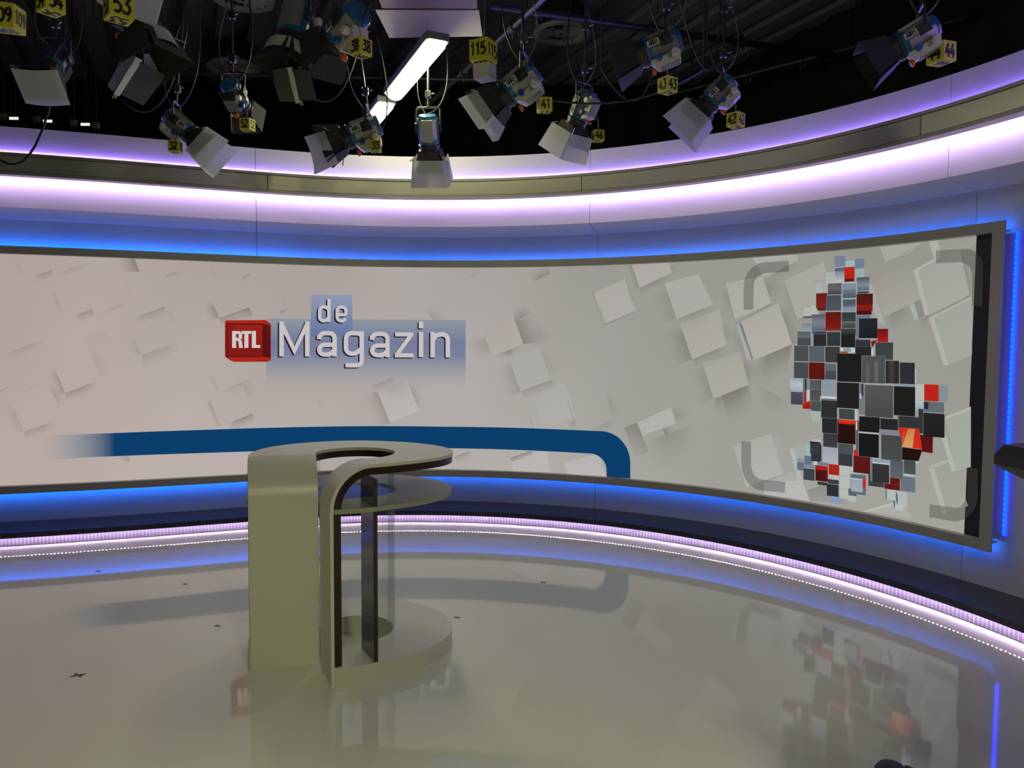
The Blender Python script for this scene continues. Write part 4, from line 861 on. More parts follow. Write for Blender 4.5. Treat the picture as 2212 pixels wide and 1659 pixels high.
def pic_mesh(name, quads, base_o, m, parent, maxs=0.022):
    """quads: (8 floats TL,TR,BR,BL as s,z ; 4 corner colours rgba ; layer) -> one mesh with a colour attribute"""
    vs = []; fs = []; cs = []
    for q, cc, lay in quads:
        P = [np.array(q[2 * i:2 * i + 2]) for i in range(4)]
        w = max(abs(P[1][0] - P[0][0]), abs(P[2][0] - P[3][0])); h = max(np.linalg.norm(P[3] - P[0]), np.linalg.norm(P[2] - P[1]))
        w2 = max(w, abs(P[3][0] - P[0][0]) * 0.5)
        nu = max(1, int(math.ceil(w2 / maxs))); nv = 1
        if abs(P[3][0] - P[0][0]) > maxs: nv = int(math.ceil(abs(P[3][0] - P[0][0]) / maxs))
        if isinstance(cc, tuple) and cc[0] == 'fn': nu = max(nu, 6); nv = max(nv, 6)
        n0 = len(vs)
        for j in range(nv + 1):
            for i in range(nu + 1):
                u = i / nu; v = j / nv
                p = P[0] * (1 - u) * (1 - v) + P[1] * u * (1 - v) + P[2] * u * v + P[3] * (1 - u) * v
                vs.append(W(p[0], base_o + lay, p[1]))
                if isinstance(cc, tuple) and cc[0] == 'fn': cs.append(cc[1](u, v, p))
                else:
                    c = [cc[0][k] * (1 - u) * (1 - v) + cc[1][k] * u * (1 - v) + cc[2][k] * u * v + cc[3][k] * (1 - u) * v for k in range(4)]
                    cs.append(c)
        for j in range(nv):
            for i in range(nu):
                a = n0 + j * (nu + 1) + i; fs.append((a, a + nu + 1, a + nu + 2, a + 1))
    me = bpy.data.meshes.new(name); me.from_pydata(vs, [], fs); me.materials.append(m)
    at = me.color_attributes.new('Col', 'FLOAT_COLOR', 'POINT'); at.data.foreach_set('color', np.array(cs, np.float32).ravel())
    o = bpy.data.objects.new(name, me); C.objects.link(o); o.parent = parent; o.matrix_parent_inverse = parent.matrix_world.inverted()
    return o
def c4(h, a=1.0): return (lin(h[0]), lin(h[1]), lin(h[2]), a)
def two(ct, cb, a=1.0): t, d = c4(ct, a), c4(cb, a); return [t, t, d, d]
PO = 0.030
BLACK0 = 4.176                    # where the picture stops and the unlit column begins
def bgcol(s, z):
    t = min(1, max(0, (s + 4) / 7.5)); v = min(1, max(0, (z - 0.43) / 1.9))
    a = np.array((180, 164, 158.)); m_ = np.array((174, 168, 163.)); e = np.array((154, 154, 146.))
    c = a + (m_ - a) * min(1, t / 0.45) if t < 0.45 else m_ + (e - m_) * min(1, (t - 0.45) / 0.4)
    c = c + (1 - v) * np.array((7, 7, 8.)) - v * np.array((4, 4, 3.)) + 2.5 * math.sin(s * 2.1 + z) + 1.5 * math.sin(s * 5.3 - z * 3)
    return (lin(c[0]), lin(c[1]), lin(c[2]), 1.0)
quads = []
ss = np.linspace(S0, BLACK0, 260)
for a, c in zip(ss[:-1], ss[1:]):
    for z0, z1 in ((2.36, 1.7), (1.7, 1.05), (1.05, 0.40)):
        quads.append(((a, z0, c, z0, c, z1, a, z1), [bgcol(a, z0), bgcol(c, z0), bgcol(c, z1), bgcol(a, z1)], 0.0))
pic_mesh('display_panel', quads, PO, M['pic'], scr, maxs=0.05)
sweep('unlit_column', rect(0.018, PO, 0.40, 2.36), BLACK0, SI + 0.02, M['screen_black'], scr, step=0.03)
pic_mesh('pale_block_graphic', [(r[:8], two(r[8], r[9]), 0.0006 + 0.00006 * i) for i, r in enumerate(PICTURE_BLOCKS)], PO, M['pic'], scr)
def soft(a, ends):
    def f(u, v, p):
        e = 1.0
        if ends[0]: e *= min(1, u / 0.35)
        if ends[1]: e *= min(1, (1 - u) / 0.35)
        return (lin(112), lin(104), lin(100), min(0.9, a * 0.85) * e * (1 - v) ** 1.4)
    return ('fn', f)
pic_mesh('soft_shade_graphic', [(r[:8], soft(r[8], (r[9], r[10])), 0.0032 + 0.00003 * i) for i, r in enumerate(SOFT)], PO, M['pic_a'], scr)
# blue ribbon, fading in on the left
strips = []; rb = (12, 62, 108)
for i in range(len(RIBBON) - 1):
    A = RIBBON[i]; B = RIBBON[i + 1]
    al = [0.0 if A[0] < -3.7 else 1.0, 0.0 if B[0] < -3.7 else 1.0]
    if i == 0: rib_a = (0, 0.0)
    col = (lin(rb[0]), lin(rb[1]), lin(rb[2]))
    def fa(s): return max(0.0, min(1.0, (s + 3.75) / 0.55)) ** 1.3
    def fn(u, v, p): a = fa(p[0]); k = 1 - a; return (col[0] + 0.02 * k, col[1] + 0.16 * k, col[2] + 0.14 * k, a)
    strips.append(((A[0], A[1], B[0], B[1], B[2], B[3], A[2], A[3]), ('fn', fn), 0.0064))
pic_mesh('blue_ribbon_graphic', strips, PO, M['pic_a'], scr)
for br in BRACKETS:
    q = []
    for i in range(len(br) - 1):
        A = br[i]; B = br[i + 1]
        def fnb(u, v, p): return (0.0435, 0.0425, 0.041, 0.483)
        q.append(((A[0], A[1], B[0], B[1], B[2], B[3], A[2], A[3]), ('fn', fnb), 0.0064))
    pic_mesh('corner_bracket_graphic', q, PO, M['pic_a'], scr, maxs=0.02)
pic_mesh('cube_mosaic_graphic', [(r[:8], two(r[8], r[9]), 0.0075 + 0.00004 * i) for i, r in enumerate(MOSAIC)], PO, M['pic'], scr)
# title plates
def plate_de(u, v, p): return (lin(138 - 40 * v), lin(152 - 38 * v), lin(180 - 22 * v), 0.9)
def plate_mag(u, v, p):
    k = abs(v - 0.36) / 0.36 if v < 0.36 else min(1, (v - 0.36) / 0.55)
    a = 0.9 if v < 0.5 else max(0.0, 0.9 * (1 - (v - 0.5) / 0.5))
    return (lin(104 + 34 * k), lin(114 + 34 * k), lin(152 + 8 * k), a)
pic_mesh('title_plate_graphic', [(PANELS[1], ('fn', plate_mag), 0.0068)], PO, M['pic_a'], scr, maxs=0.06)
pic_mesh('title_plate_graphic', [(PANELS[0], ('fn', plate_de), 0.0071)], PO, M['pic_a'], scr, maxs=0.06)
pic_mesh('red_logo_graphic', [(r[:8], two(r[8], r[9]), 0.0076 + 0.00004 * i) for i, r in enumerate(LOGO)], PO, M['pic'], scr)
def strokes(lst, off, colr, lay):
    q = []
    for path, w in lst:
        L, R = stroke2d([(p[0] + off[0], p[1] + off[1]) for p in path], w)
        for i in range(len(L) - 1): q.append(((*L[i], *L[i + 1], *R[i + 1], *R[i]), [colr] * 4, lay))
    return q
dk = (lin(34), lin(29), lin(40), 1); wt = (lin(198), lin(192), lin(194), 1)
q = []
for k in range(4): q += strokes(TITLE, (-0.0034 * (4 - k), -0.0026 * (4 - k)), dk, 0.0082 + 0.0002 * k)
pic_mesh('title_shadow_graphic', q, PO, M['pic'], scr)
pic_mesh('title_letter_graphic', strokes(TITLE, (0, 0), wt, 0.0092), PO, M['pic'], scr)
pic_mesh('logo_letter_graphic', [(r, [(lin(206), lin(198), lin(196), 1)] * 4, 0.0088) for r in LOGO_TEXT], PO, M['pic'], scr)
# ------------------------------------------------------------------ news desk
desk = thing('news_desk', 'white oval news desk with waterfall legs, dark edges, frosted shelf and round base', 'desk', (-0.84, 3.92, 0))
DC = np.array((-0.837, 3.92)); ZT = 1.05; LAM = 0.016; CORE = 0.036
R_TOP = [(-75, .40), (-66, .398), (-48, .395), (-28, .433), (-8, .505), (9, .531), (31, .514), (51, .491), (79, .477), (104, .503), (121, .515), (143, .541), (163, .556), (186, .541), (205, .55)]
R_BASE = [(-95, .487), (-91, .481), (-78, .466), (-65, .452), (-52, .445), (-34, .470), (-14, .508), (5, .524), (31, .508), (51, .492), (70, .481), (104, .503), (121, .515), (143, .541), (163, .556), (186, .545), (214.4, .556)]
def rad(tab, a): return float(np.interp(a, [t[0] for t in tab], [t[1] for t in tab]))
def smooth_rad(tab, a): return float(np.mean([rad(tab, a + d) for d in (-9, -6, -3, 0, 3, 6, 9)]))
def pol(a, r): return DC + r * np.array((math.cos(math.radians(a)), math.sin(math.radians(a))))
OL, IL = np.array((-1.296, 3.606)), np.array((-0.973, 3.692)); NL = np.array((0.258, -0.966))
OR_, IR = np.array((-0.850, 3.434)), np.array((-0.955, 3.649)); NR = np.array((-0.9, -0.436))
OLb, ILb = np.array((-1.372, 3.835)), np.array((-1.049, 3.935)); ORb, IRb = np.array((-0.679, 3.555)), np.array((-0.765, 3.740))
RING = 0.2125
# stations: outer point, inner point, height, down-pointing normal of the sheet
st = []
for k in range(11):                                       # left leg up to the top, from the floor
    ph = math.radians(90 - 9 * k); f = math.sin(ph)
    zz = ZT - 0.24 * (1 - math.cos(ph)); n = np.array((-NL[0] * f, -NL[1] * f, -math.cos(ph)))
    if k == 0: st.append((OL, IL, 0.0, n))
    st.append((OLb + (OL - OLb) * f, ILb + (IL - ILb) * f, zz, n))
a_out = np.linspace(188, -66, 50); a_in = np.linspace(172, -64, 50)
for ao, ai in zip(a_out[1:-1], a_in[1:-1]):
    st.append((pol(ao, smooth_rad(R_TOP, ao)), pol(ai, RING), ZT, np.array((0, 0, -1.0))))
for k in range(11):                                       # right bend, softer
    ph = math.radians(9 * k); f = math.sin(ph)
    zz = ZT - 0.21 * (1 - math.cos(ph)); n = np.array((-NR[0] * f, -NR[1] * f, -math.cos(ph)))
    st.append((ORb + (OR_ - ORb) * f, IRb + (IR - IRb) * f, zz, n))
st.append((OR_, IR, 0.0, st[-1][3]))
def band_mesh(name, d0, d1, m, zmin=None, inset=0.0, rng=None):
    vs = []; fs = []; S = st if rng is None else st[rng[0]:rng[1]]
    for (o_, i_, z, n) in S:
        z2 = z if zmin is None else max(z, zmin); e = (i_ - o_) / np.linalg.norm(i_ - o_)
        O3 = np.array((*(o_ + e * (inset if o_[0] > -1.28 or inset == 0 else -0.003)), z2)); I3 = np.array((*(i_ - e * inset), z2))
        vs += [O3 + n * d0, I3 + n * d0, I3 + n * d1, O3 + n * d1]
    k = len(S)
    for i in range(k - 1):
        for j in range(4): fs.append((4 * i + j, 4 * i + (j + 1) % 4, 4 * i + 4 + (j + 1) % 4, 4 * i + 4 + j))
    fs += [(3, 2, 1, 0), tuple(4 * (k - 1) + j for j in range(4))]
    return MB().add(vs, fs).build(name, m, desk, smooth=True)
band_mesh('tabletop', 0.0, LAM, M['laminate'], rng=(10, len(st) - 11))
band_mesh('waterfall_leg', 0.0, LAM, M['laminate'], rng=(0, 11))
band_mesh('waterfall_leg', 0.0, LAM, M['laminate'], rng=(len(st) - 12, len(st)))
band_mesh('edge_core', LAM, LAM + CORE, M['core'], zmin=0.092, inset=0.004)
def ring_slab(name, z0, z1, tab, m, r_in, inset=0.0, a0=-91.5, a1=212.5):
    n = 60; vs = []; fs = []
    for i in range(n + 1):
        t = i / n; ao = a0 + (a1 - a0) * t; ai = -108 + (238 - 4 + 108) * t
        w = max(0.0, 1 - min(t, 1 - t) / 0.07); ri = r_in + (0.285 - r_in) * w
        po = pol(ao, smooth_rad(tab, ao) - inset); pi = pol(ai, ri)
        vs += [(*po, z0), (*po, z1), (*pi, z1), (*pi, z0)]
    for i in range(n):
        for j in range(4): fs.append((4 * i + j, 4 * i + (j + 1) % 4, 4 * i + 4 + (j + 1) % 4, 4 * i + 4 + j))
    fs += [(0, 1, 2, 3), tuple(4 * n + j for j in (3, 2, 1, 0))]
    return MB().add(vs, fs).build(name, m, desk, smooth=True)
ring_slab('base', 0.0, 0.09, R_BASE, M['laminate_top'], 0.2)
o = ring_slab('shelf', 0.8305, 0.8515, R_BASE, M['frosted'], 0.216, inset=0.012); o['label'] = 'frosted glass shelf'
o = ring_slab('shelf_edge', 0.8300, 0.8520, R_BASE, M['frost_edge'], 0.2, inset=0.0)
bpy.data.objects.remove(o, do_unlink=True)
# polished greenish rim of the shelf: a thin outer band
vs = []; fs = []; n = 60
for i in range(n + 1):
    a = -91.5 + (212.5 + 91.5) * i / n; r0 = smooth_rad(R_BASE, a) - 0.0115; r1 = r0 + 0.007
    for (r, z) in ((r0, .830), (r1, .830), (r1, .852), (r0, .852)): vs.append((*pol(a, r), z))
for i in range(n):
    for j in range(4): fs.append((4 * i + j, 4 * i + (j + 1) % 4, 4 * i + 4 + (j + 1) % 4, 4 * i + 4 + j))
fs += [(3, 2, 1, 0), tuple(4 * n + j for j in range(4))]
MB().add(vs, fs).build('shelf_rim', M['frost_edge'], desk, smooth=True)
def ring_tube(name, r0, r1, z0, z1, a0, a1, m, n=48):
    vs = []; fs = []
    for i in range(n + 1):
        a = a0 + (a1 - a0) * i / n
        for (r, z) in ((r0, z0), (r1, z0), (r1, z1), (r0, z1)): vs.append((*pol(a, r), z))
    for i in range(n):
        for j in range(4): fs.append((4 * i + j, 4 * i + (j + 1) % 4, 4 * i + 4 + (j + 1) % 4, 4 * i + 4 + j))
    fs += [(3, 2, 1, 0), tuple(4 * n + j for j in range(4))]
    return MB().add(vs, fs).build(name, m, desk, smooth=True)
ring_tube('base_rim', 0.2, 0.222, 0.09, 0.0925, -70, 214, M['laminate'])
o = ring_tube('clear_screen', 0.208, 0.2125, 0.0, 1.0, -38, 196, M['acrylic']); o['label'] = 'curved clear acrylic sheet inside the desk'
# upright dark support between the base and the top
pO, pI = np.array((-0.652, 3.512)), np.array((-0.745, 3.682)); e = (pI - pO) / np.linalg.norm(pI - pO); q = np.array((e[1], -e[0])) * 0.011
vs = []
for z in (0.09, 0.984):
    for p in (pO - q, pO + q, pI + q, pI - q): vs.append((*p, z))
MB().add(vs, [(3, 2, 1, 0), (4, 5, 6, 7), (0, 1, 5, 4), (1, 2, 6, 5), (2, 3, 7, 6), (3, 0, 4, 7)]).build('support_post', M['post'], desk)

# ------------------------------------------------------------------ small marks taped to the floor
for (x, y, a, lab) in ((-2.12, 3.543, .5, 'grey tape mark on the floor nearest the camera, left of the desk'), (-1.689, 4.183, .2, 'small tape mark on the floor just left of the desk legs'),
                       (-2.195, 4.907, .1, 'tape mark on the floor between the desk and the left wall'), (0.225, 4.993, .1, 'tiny tape mark on the floor right of the desk, towards the wall'),
                       (-0.32, 4.336, .1, 'tape mark on the floor close to the right rim of the desk base'), (-2.931, 5.174, 0, 'tape mark on the floor in the blue reflection at left')):
    t = thing('floor_mark', lab, 'tape mark', (x, y, 0), 'tape marks on the floor', mtx=Matrix.Translation((x, y, 0)) @ Matrix.Rotation(a, 4, 'Z'))
    k = 0.8 if y < 4 else 0.5
    for (dx, dy, w, h) in ((0, 0, .040, .010), (-.012, .018, .010, .022), (.014, -.016, .010, .02)):
        MB().box((dx * k, dy * k, 0.0006), (w * k, h * k, 0.0005)).build('tape_strip', M['tape'], t, local=True)
# ------------------------------------------------------------------ hand-drawn numerals and letters as stroke paths in a unit box
GL = {
 '0': [[(.5, 1), (.22, .82), (.15, .5), (.22, .18), (.5, 0), (.78, .18), (.85, .5), (.78, .82), (.5, 1)]],
 '1': [[(.25, .78), (.55, 1), (.55, 0)]],
 '2': [[(.18, .78), (.3, .96), (.6, 1), (.8, .82), (.72, .58), (.15, .03), (.9, .03)]],
 '3': [[(.18, .95), (.8, .97), (.48, .62), (.78, .5), (.84, .25), (.6, .02), (.3, .02), (.12, .16)]],
 '4': [[(.62, 1), (.1, .32), (.92, .32)], [(.66, .62), (.6, -.05)]],
 '5': [[(.82, 1), (.32, .98), (.22, .58), (.55, .62), (.82, .42), (.78, .15), (.5, 0), (.15, .06)]],
 '6': [[(.75, .98), (.35, .72), (.16, .32), (.35, .02), (.68, .04), (.82, .28), (.6, .5), (.25, .42)]],
 '8': [[(.5, .54), (.2, .74), (.3, .97), (.66, .98), (.78, .76), (.5, .54), (.16, .26), (.3, .02), (.68, .02), (.84, .26), (.5, .54)]],
 '9': [[(.8, .72), (.5, .48), (.22, .62), (.28, .92), (.62, 1), (.8, .72), (.72, .3), (.45, 0)]],
 'A': [[(.05, 0), (.5, 1), (.95, 0)], [(.25, .35), (.75, .35)]],
 'R': [[(.15, 0), (.15, 1), (.7, .97), (.85, .75), (.7, .52), (.15, .5)], [(.5, .5), (.9, 0)]],
 'I': [[(.5, 0), (.5, 1)]], 'L': [[(.2, 1), (.2, .04), (.85, .04)]], '-': [[(.15, .48), (.85, .48)]],
 'S': [[(.85, .88), (.55, 1), (.2, .85), (.3, .6), (.72, .42), (.82, .18), (.5, 0), (.15, .12)]],
 'C': [[(.88, .82), (.55, 1), (.2, .75), (.15, .3), (.5, 0), (.88, .18)]],
}
def write(mb, text, org, ux, uy, nrm, size, wid=0.16, adv=0.86, lift=0.0012):
    """adds the strokes of a text to mb; org = centre, ux/uy = reading and up directions"""
    org, ux, uy, nrm = Vector(org), Vector(ux).normalized(), Vector(uy).normalized(), Vector(nrm).normalized()
    n = len(text); w = size * 0.62; tot = w * adv * n + w * (1 - adv)
    for i, ch in enumerate(text):
        x0 = -tot / 2 + i * w * adv / 1.0
        for path in GL.get(ch, []):
            L, R = stroke2d([(x0 + p[0] * w, (p[1] - .5) * size) for p in path], size * wid)
            for k in range(len(L) - 1):
                mb.add([org + ux * float(p[0]) + uy * float(p[1]) + nrm * lift for p in (L[k], L[k + 1], R[k + 1], R[k])], [(0, 1, 2, 3)])

def curve_pts(p0, p1, sag, n=10, side=(0, 0, 0)):
    p0, p1, side = Vector(p0), Vector(p1), Vector(side)
    return [p0.lerp(p1, i / n) + Vector((0, 0, -sag)) * (4 * (i / n) * (1 - i / n)) + side * math.sin(math.pi * i / n) for i in range(n + 1)]

# ------------------------------------------------------------------ number cubes hung from the lamps
def number_cube(pos, size, yaw, text, label, hook_to, dim=False, tilt=(0, 0)):
    R = Matrix.Translation(pos) @ Matrix.Rotation(yaw, 4, 'Z') @ Matrix.Rotation(tilt[0], 4, 'X') @ Matrix.Rotation(tilt[1], 4, 'Y')
    t = thing('number_cube', label, 'number cube', group='number cubes hung from the lamps', mtx=R)
    h = size / 2
    MB().box((0, 0, 0), (h, h, h), bev=size * 0.02).build('card_box', M['yellow'], t, local=True)
    sz = size * (0.66 if len(text) < 3 else 0.54)
    for org, ux, uy, nr in (((0, -h, 0), (1, 0, 0), (0, 0, 1), (0, -1, 0)), ((h, 0, 0), (0, 1, 0), (0, 0, 1), (1, 0, 0)),
                            ((-h, 0, 0), (0, -1, 0), (0, 0, 1), (-1, 0, 0)), ((0, 0, -h), (-1, 0, 0), (0, 1, 0), (0, 0, -1))):
        mb = MB(); write(mb, text, org, ux, uy, nr, sz, wid=.19); mb.build('numeral', M['ink'], t, local=True)
    top = Vector(pos) + Vector((0, 0, h)); hp = Vector(hook_to)
    MB().tube([top, top.lerp(hp, .5) + Vector((.006, 0, 0)), hp], 0.0022, 6).build('hook', M['wire'], t)
    return t

# ------------------------------------------------------------------ lamp
def lamp(pos, aim, label, paper='none', pipe_z=4.31, pipe_dx=0.0, sc=0.82, house='silver', pins=2, logo=True, group='studio lamps on the rig', roll=0.0, knobs=True, doors=(1, 1, 1, 1), yoke=True, paper_flip=False, box='white_plastic'):
    y = Vector(aim).normalized(); x = y.cross(Vector((0, 0, 1))).normalized(); z = x.cross(y)
    Rm = Matrix((x, y, z)).transposed().to_4x4() @ Matrix.Rotation(roll, 4, 'Y')
    mtx = Matrix.Translation(pos) @ Rm @ Matrix.Scale(sc, 4)
    t = thing('studio_lamp', label, 'studio lamp', group=group, mtx=mtx); inv = mtx.inverted()
    xw = (mtx.to_3x3() @ Vector((1, 0, 0)))
    sd = -1 if xw.y > 0 else 1                               # side of the lamp that is turned towards the floor cameras
    B = lambda mb, n, m, sm=False: mb.build(n, m, t, smooth=sm, local=True)
    B(MB().lathe([(.03, -.205), (.085, -.2), (.098, -.17), (.098, .03)], 24), 'housing', M[house], True)
    B(MB().box((0, -.075, .092), (.055, .11, .012), bev=.004), 'top_plate', M[house])
    mb = MB().lathe([(.101, .02), (.104, .024), (.104, .062), (.101, .066)], 24)
    for s in (-1, 1): mb.box((s * .098, -.075, .01), (.008, .115, .026), bev=.003)
    B(mb, 'blue_band', M['blue'], True)
    B(MB().lathe([(.06, -.222), (.088, -.218), (.094, -.196), (.09, -.192)], 24), 'rear_cap', M['blue'], True)
    B(MB().lathe([(.098, .066), (.112, .072), (.112, .092), (.104, .096), (.104, .122), (.116, .126), (.116, .14), (.092, .14), (.09, .11)], 24, cap=False), 'lens_barrel', M['yoke'], True)
    B(MB().lathe([(.0, .118), (.05, .116), (.092, .108)], 24, cap=False), 'lens', M['lens'], True)
    # power box under the housing, with louvres
    mb = MB(); c = [(-.06, -.19, -.095), (.06, -.19, -.095), (.06, .05, -.095), (-.06, .05, -.095), (-.06, -.17, -.165), (.06, -.17, -.165), (.06, .01, -.165), (-.06, .01, -.165)]
    mb.add(c, [(0, 1, 2, 3), (7, 6, 5, 4), (0, 4, 5, 1), (1, 5, 6, 2), (2, 6, 7, 3), (3, 7, 4, 0)])
    B(mb, 'power_box', M[box])
    B(MB().box((0, -.085, -.17), (.052, .075, .005), bev=.002), 'vent_panel', M['silver' if box == 'white_plastic' else 'greyhouse'])
    for k in range(7): B(MB().box((0, -.15 + .0215 * k, -.1765), (.047, .0035, .0025)), 'vent_slat', M['greyhouse'])
    if knobs:
        B(MB().lathe([(.026, 0), (.03, .006), (.03, .045), (.022, .052)], 12, 'X', (sd * .065 if sd > 0 else -.117, -.14, -.115)), 'focus_knob', M['white_plastic'], True)
        B(MB().lathe([(.02, 0), (.023, .006), (.023, .035), (.016, .04)], 12, 'X', (sd * .065 if sd > 0 else -.105, -.02, -.105)), 'blue_knob', M['blueknob'], True)
        B(MB().lathe([(.014, 0), (.03, .018), (.03, .03), (.024, .034)], 14, 'Y', (0, .03, -.165)), 'tilt_knob', M['orange'], True)
    # barn doors
    for k, on in enumerate(doors):
        if not on: continue
        a = k * math.pi / 2; Rr = Matrix.Rotation(a, 3, 'Y'); fl = .055
        q = [Vector((-.098, .136, .110)), Vector((.098, .136, .110)), Vector((.150, .335, .110 + fl)), Vector((-.150, .335, .110 + fl))]
        B(MB().plate([Rr @ p for p in q], .003), 'barn_door', M['barn'])
    # diffusion paper clipped to the doors
    pins_at = []
    if paper == 'rim':
        vs = []; fs = []; ring = [(1, .75), (1, -.85), (.9, -1), (-.9, -1), (-1, -.85), (-1, .75)]; k = 6
        for (yy, h) in ((.25, .152), (.405, .19)):
            for (px, pz) in ring: vs.append((px * h, yy - (.05 if abs(pz) > .95 and yy > .3 else 0), pz * h))
        for i in range(k - 1): fs.append((i, i + 1, k + i + 1, k + i))
        B(MB().add(vs, fs), 'diffusion_sheet', M['paper']); pins_at = [(.155, .27, .10), (-.155, .27, .10), (sd * .155, .30, -.12)]
    elif paper == 'wrap':
        vs = []; fs = []; n = 16
        for i in range(n + 1):
            a = math.radians(-205 + 230 * i / n)
            for (yy, r) in ((.25, .178), (.50, .195)): vs.append((r * math.cos(a), yy + (.0 if yy < .3 else -.07 * abs(math.cos(a))), r * math.sin(a)))
        for i in range(n): fs.append((2 * i, 2 * i + 1, 2 * i + 3, 2 * i + 2))
        o = B(MB().add(vs, fs), 'diffusion_sheet', M['paper'], True); pins_at = [(.15, .24, .075), (-.15, .24, .075), (0, .22, -.168)]
    elif paper == 'box':
        h0, h1, y0, y1 = .165, .20, .20, .47; vs = []; fs = []; ring = [(-1, 1), (-1, -.9), (-.9, -1), (.9, -1), (1, -.9), (1, 1)]
        for (yy, h) in ((y0, h0), (y1, h1)):
            for (px, pz) in ring: vs.append((px * h, yy, pz * h * (-1 if paper_flip else 1)))
        k = len(ring)
        for i in range(k - 1): fs.append((i, i + 1, k + i + 1, k + i))
        o = B(MB().add(vs, fs), 'diffusion_sheet', M['paper']); pins_at = [(.152, .2, .12), (-.152, .2, .12)]
    elif paper == 'front':
        q = [(-.19, .33, .15), (.19, .33, .15), (.19, .36, -.17), (-.19, .36, -.17)]
        vs = []; fs = []
        for j in range(4):
            for i in range(5):
                u, v = i / 4, j / 3; p = Vector(q[0]).lerp(Vector(q[1]), u).lerp(Vector(q[3]).lerp(Vector(q[2]), u), v); vs.append((p.x, p.y + .03 * math.cos(math.pi * (u - .5)), p.z))
        for j in range(3):
            for i in range(4): a = j * 5 + i; fs.append((a, a + 1, a + 6, a + 5))
        o = B(MB().add(vs, fs), 'diffusion_sheet', M['paper'], True); pins_at = [(-.14, .33, .145), (.14, .33, .145)]
    elif paper == 'cards':
        vs = []; fs = []; n = 14
        for i in range(n + 1):
            a = math.radians(60 + 200 * i / n)
            for (yy, r) in ((.16, .15), (.26, .17)): vs.append((r * math.cos(a), yy, r * math.sin(a)))
        for i in range(n): fs.append((2 * i, 2 * i + 1, 2 * i + 3, 2 * i + 2))
        B(MB().add(vs, fs), 'diffusion_sheet', M['paper'], True)
        B(MB().plate([(-.17, .30, -.06), (.03, .27, -.08), (.06, .40, -.26), (-.12, .43, -.25)], .002), 'flag_card', M['darkcard'])
        B(MB().plate([(.02, .25, -.07), (.17, .29, -.03), (.19, .43, -.20), (.07, .40, -.27)], .002), 'flag_card', M['darkcard'])
        B(MB().plate([(0, .262, -.065), (.05, .26, -.065), (.09, .42, -.26), (.05, .42, -.26)], .002), 'paper_strip', M['card'])
        pins_at = [(-.08, .30, -.07), (-.10, .19, .12), (.05, .41, -.25)]
    for k, p in enumerate(pins_at[:pins]):
        mb = MB(); pv = Vector(p); out = Vector((p[0], 0, p[2])).normalized() * .05
        for s in (-1, 1): mb.add([pv + Vector((.006 * s, -.03, 0)) - out * .2, pv + Vector((.006 * s, -.022, 0)) - out * .2, pv + Vector((.012 * s, .012, 0)) + out * .9, pv + Vector((.012 * s, .004, 0)) + out * .9,
                                   pv + Vector((.001 * s, -.03, 0)) - out * .2, pv + Vector((.001 * s, -.022, 0)) - out * .2, pv + Vector((.006 * s, .012, 0)) + out * .9, pv + Vector((.006 * s, .004, 0)) + out * .9],
                                  [(0, 1, 2, 3), (7, 6, 5, 4), (0, 4, 5, 1), (1, 5, 6, 2), (2, 6, 7, 3), (3, 7, 4, 0)])
        B(mb, 'clothespin', M['wood'])
    if logo:
        mb = MB().box((sd * .109, -.008, .012), (.0025, .050, .024)); B(mb, 'name_plate', M['card'])
        mb = MB(); write(mb, 'ARRI', (sd * .1115, -.008, .012), (0, sd, 0), (0, 0, 1), (sd, 0, 0), .036, wid=.2); B(mb, 'plate_lettering', M['ink'])
        mb = MB(); write(mb, 'LS-C', (sd * .0605, -.11, -.118), (0, sd, 0), (0, .05, 1), (sd, 0, -.1), .026, wid=.16); B(mb, 'box_lettering', M['ink'])
    # yoke, hanger and clamp
    if yoke:
        up = (inv.to_3x3() @ Vector((0, 0, 1))).normalized(); zl = Vector((0, 0, 1)); P = Vector(pos)
        mb = MB()
        for s in (-1, 1):
            p0 = Vector((s * .122, -.10, 0)); p1 = p0 + up * .17; p2 = Vector((s * .10, -.10, 0)) + up * .195
            mb.tube([p0, p1, p2], .011, 8)
            mb.lathe([(.02, 0), (.034, .004), (.034, .02), (.02, .024)], 14, 'X', (s * .122 - .012, -.10, 0))
            mb.box((s * .122, -.10, .0), (.008, .045, .045), bev=.003)
        mb.tube([Vector((-.105, -.10, 0)) + up * .195, Vector((.105, -.10, 0)) + up * .195], .011, 8)
        B(mb, 'yoke', M['yoke'])
        tw = mtx @ (Vector((0, -.10, 0)) + up * .2); pw = Vector((tw.x + pipe_dx, tw.y, pipe_z))
        MB().tube([tw, tw + (pw - tw) * .04, pw], [.014 * sc, .012 * sc, .012 * sc], 8).build('hanger', M['yoke'], t)
        for f in (.10, .42, .78):
            c = tw.lerp(pw, f); MB().box(c, (.022, .018, .026), bev=.004).build('clamp', M['yoke'], t)
            MB().tube([c + Vector((.02, -.01, 0)), c + Vector((.05, -.016, .004))], .0045, 6).build('wing_bolt', M['screw'], t)
            MB().tube([c + Vector((-.01, -.018, .01)), c + Vector((-.014, -.045, .012))], .004, 6).build('wing_bolt', M['screw'], t)
        rear = mtx @ Vector((0, -.22, -.05)); sg = 1 if pos[0] < 0 else -1
        MB().tube(curve_pts(rear, pw + Vector((.05 * sg, .02, 0)), .22, 14, (.12 * sg, .0, 0)), .0055, 6).build('power_cable', M['cable'], t, smooth=True)
        MB().tube(curve_pts(mtx @ Vector((sd * .05, -.18, .09)), tw.lerp(pw, .6), .10, 12, (-.09 * sg, -.03, 0)), .0028, 6).build('safety_wire', M['wire'], t, smooth=True)
    return t

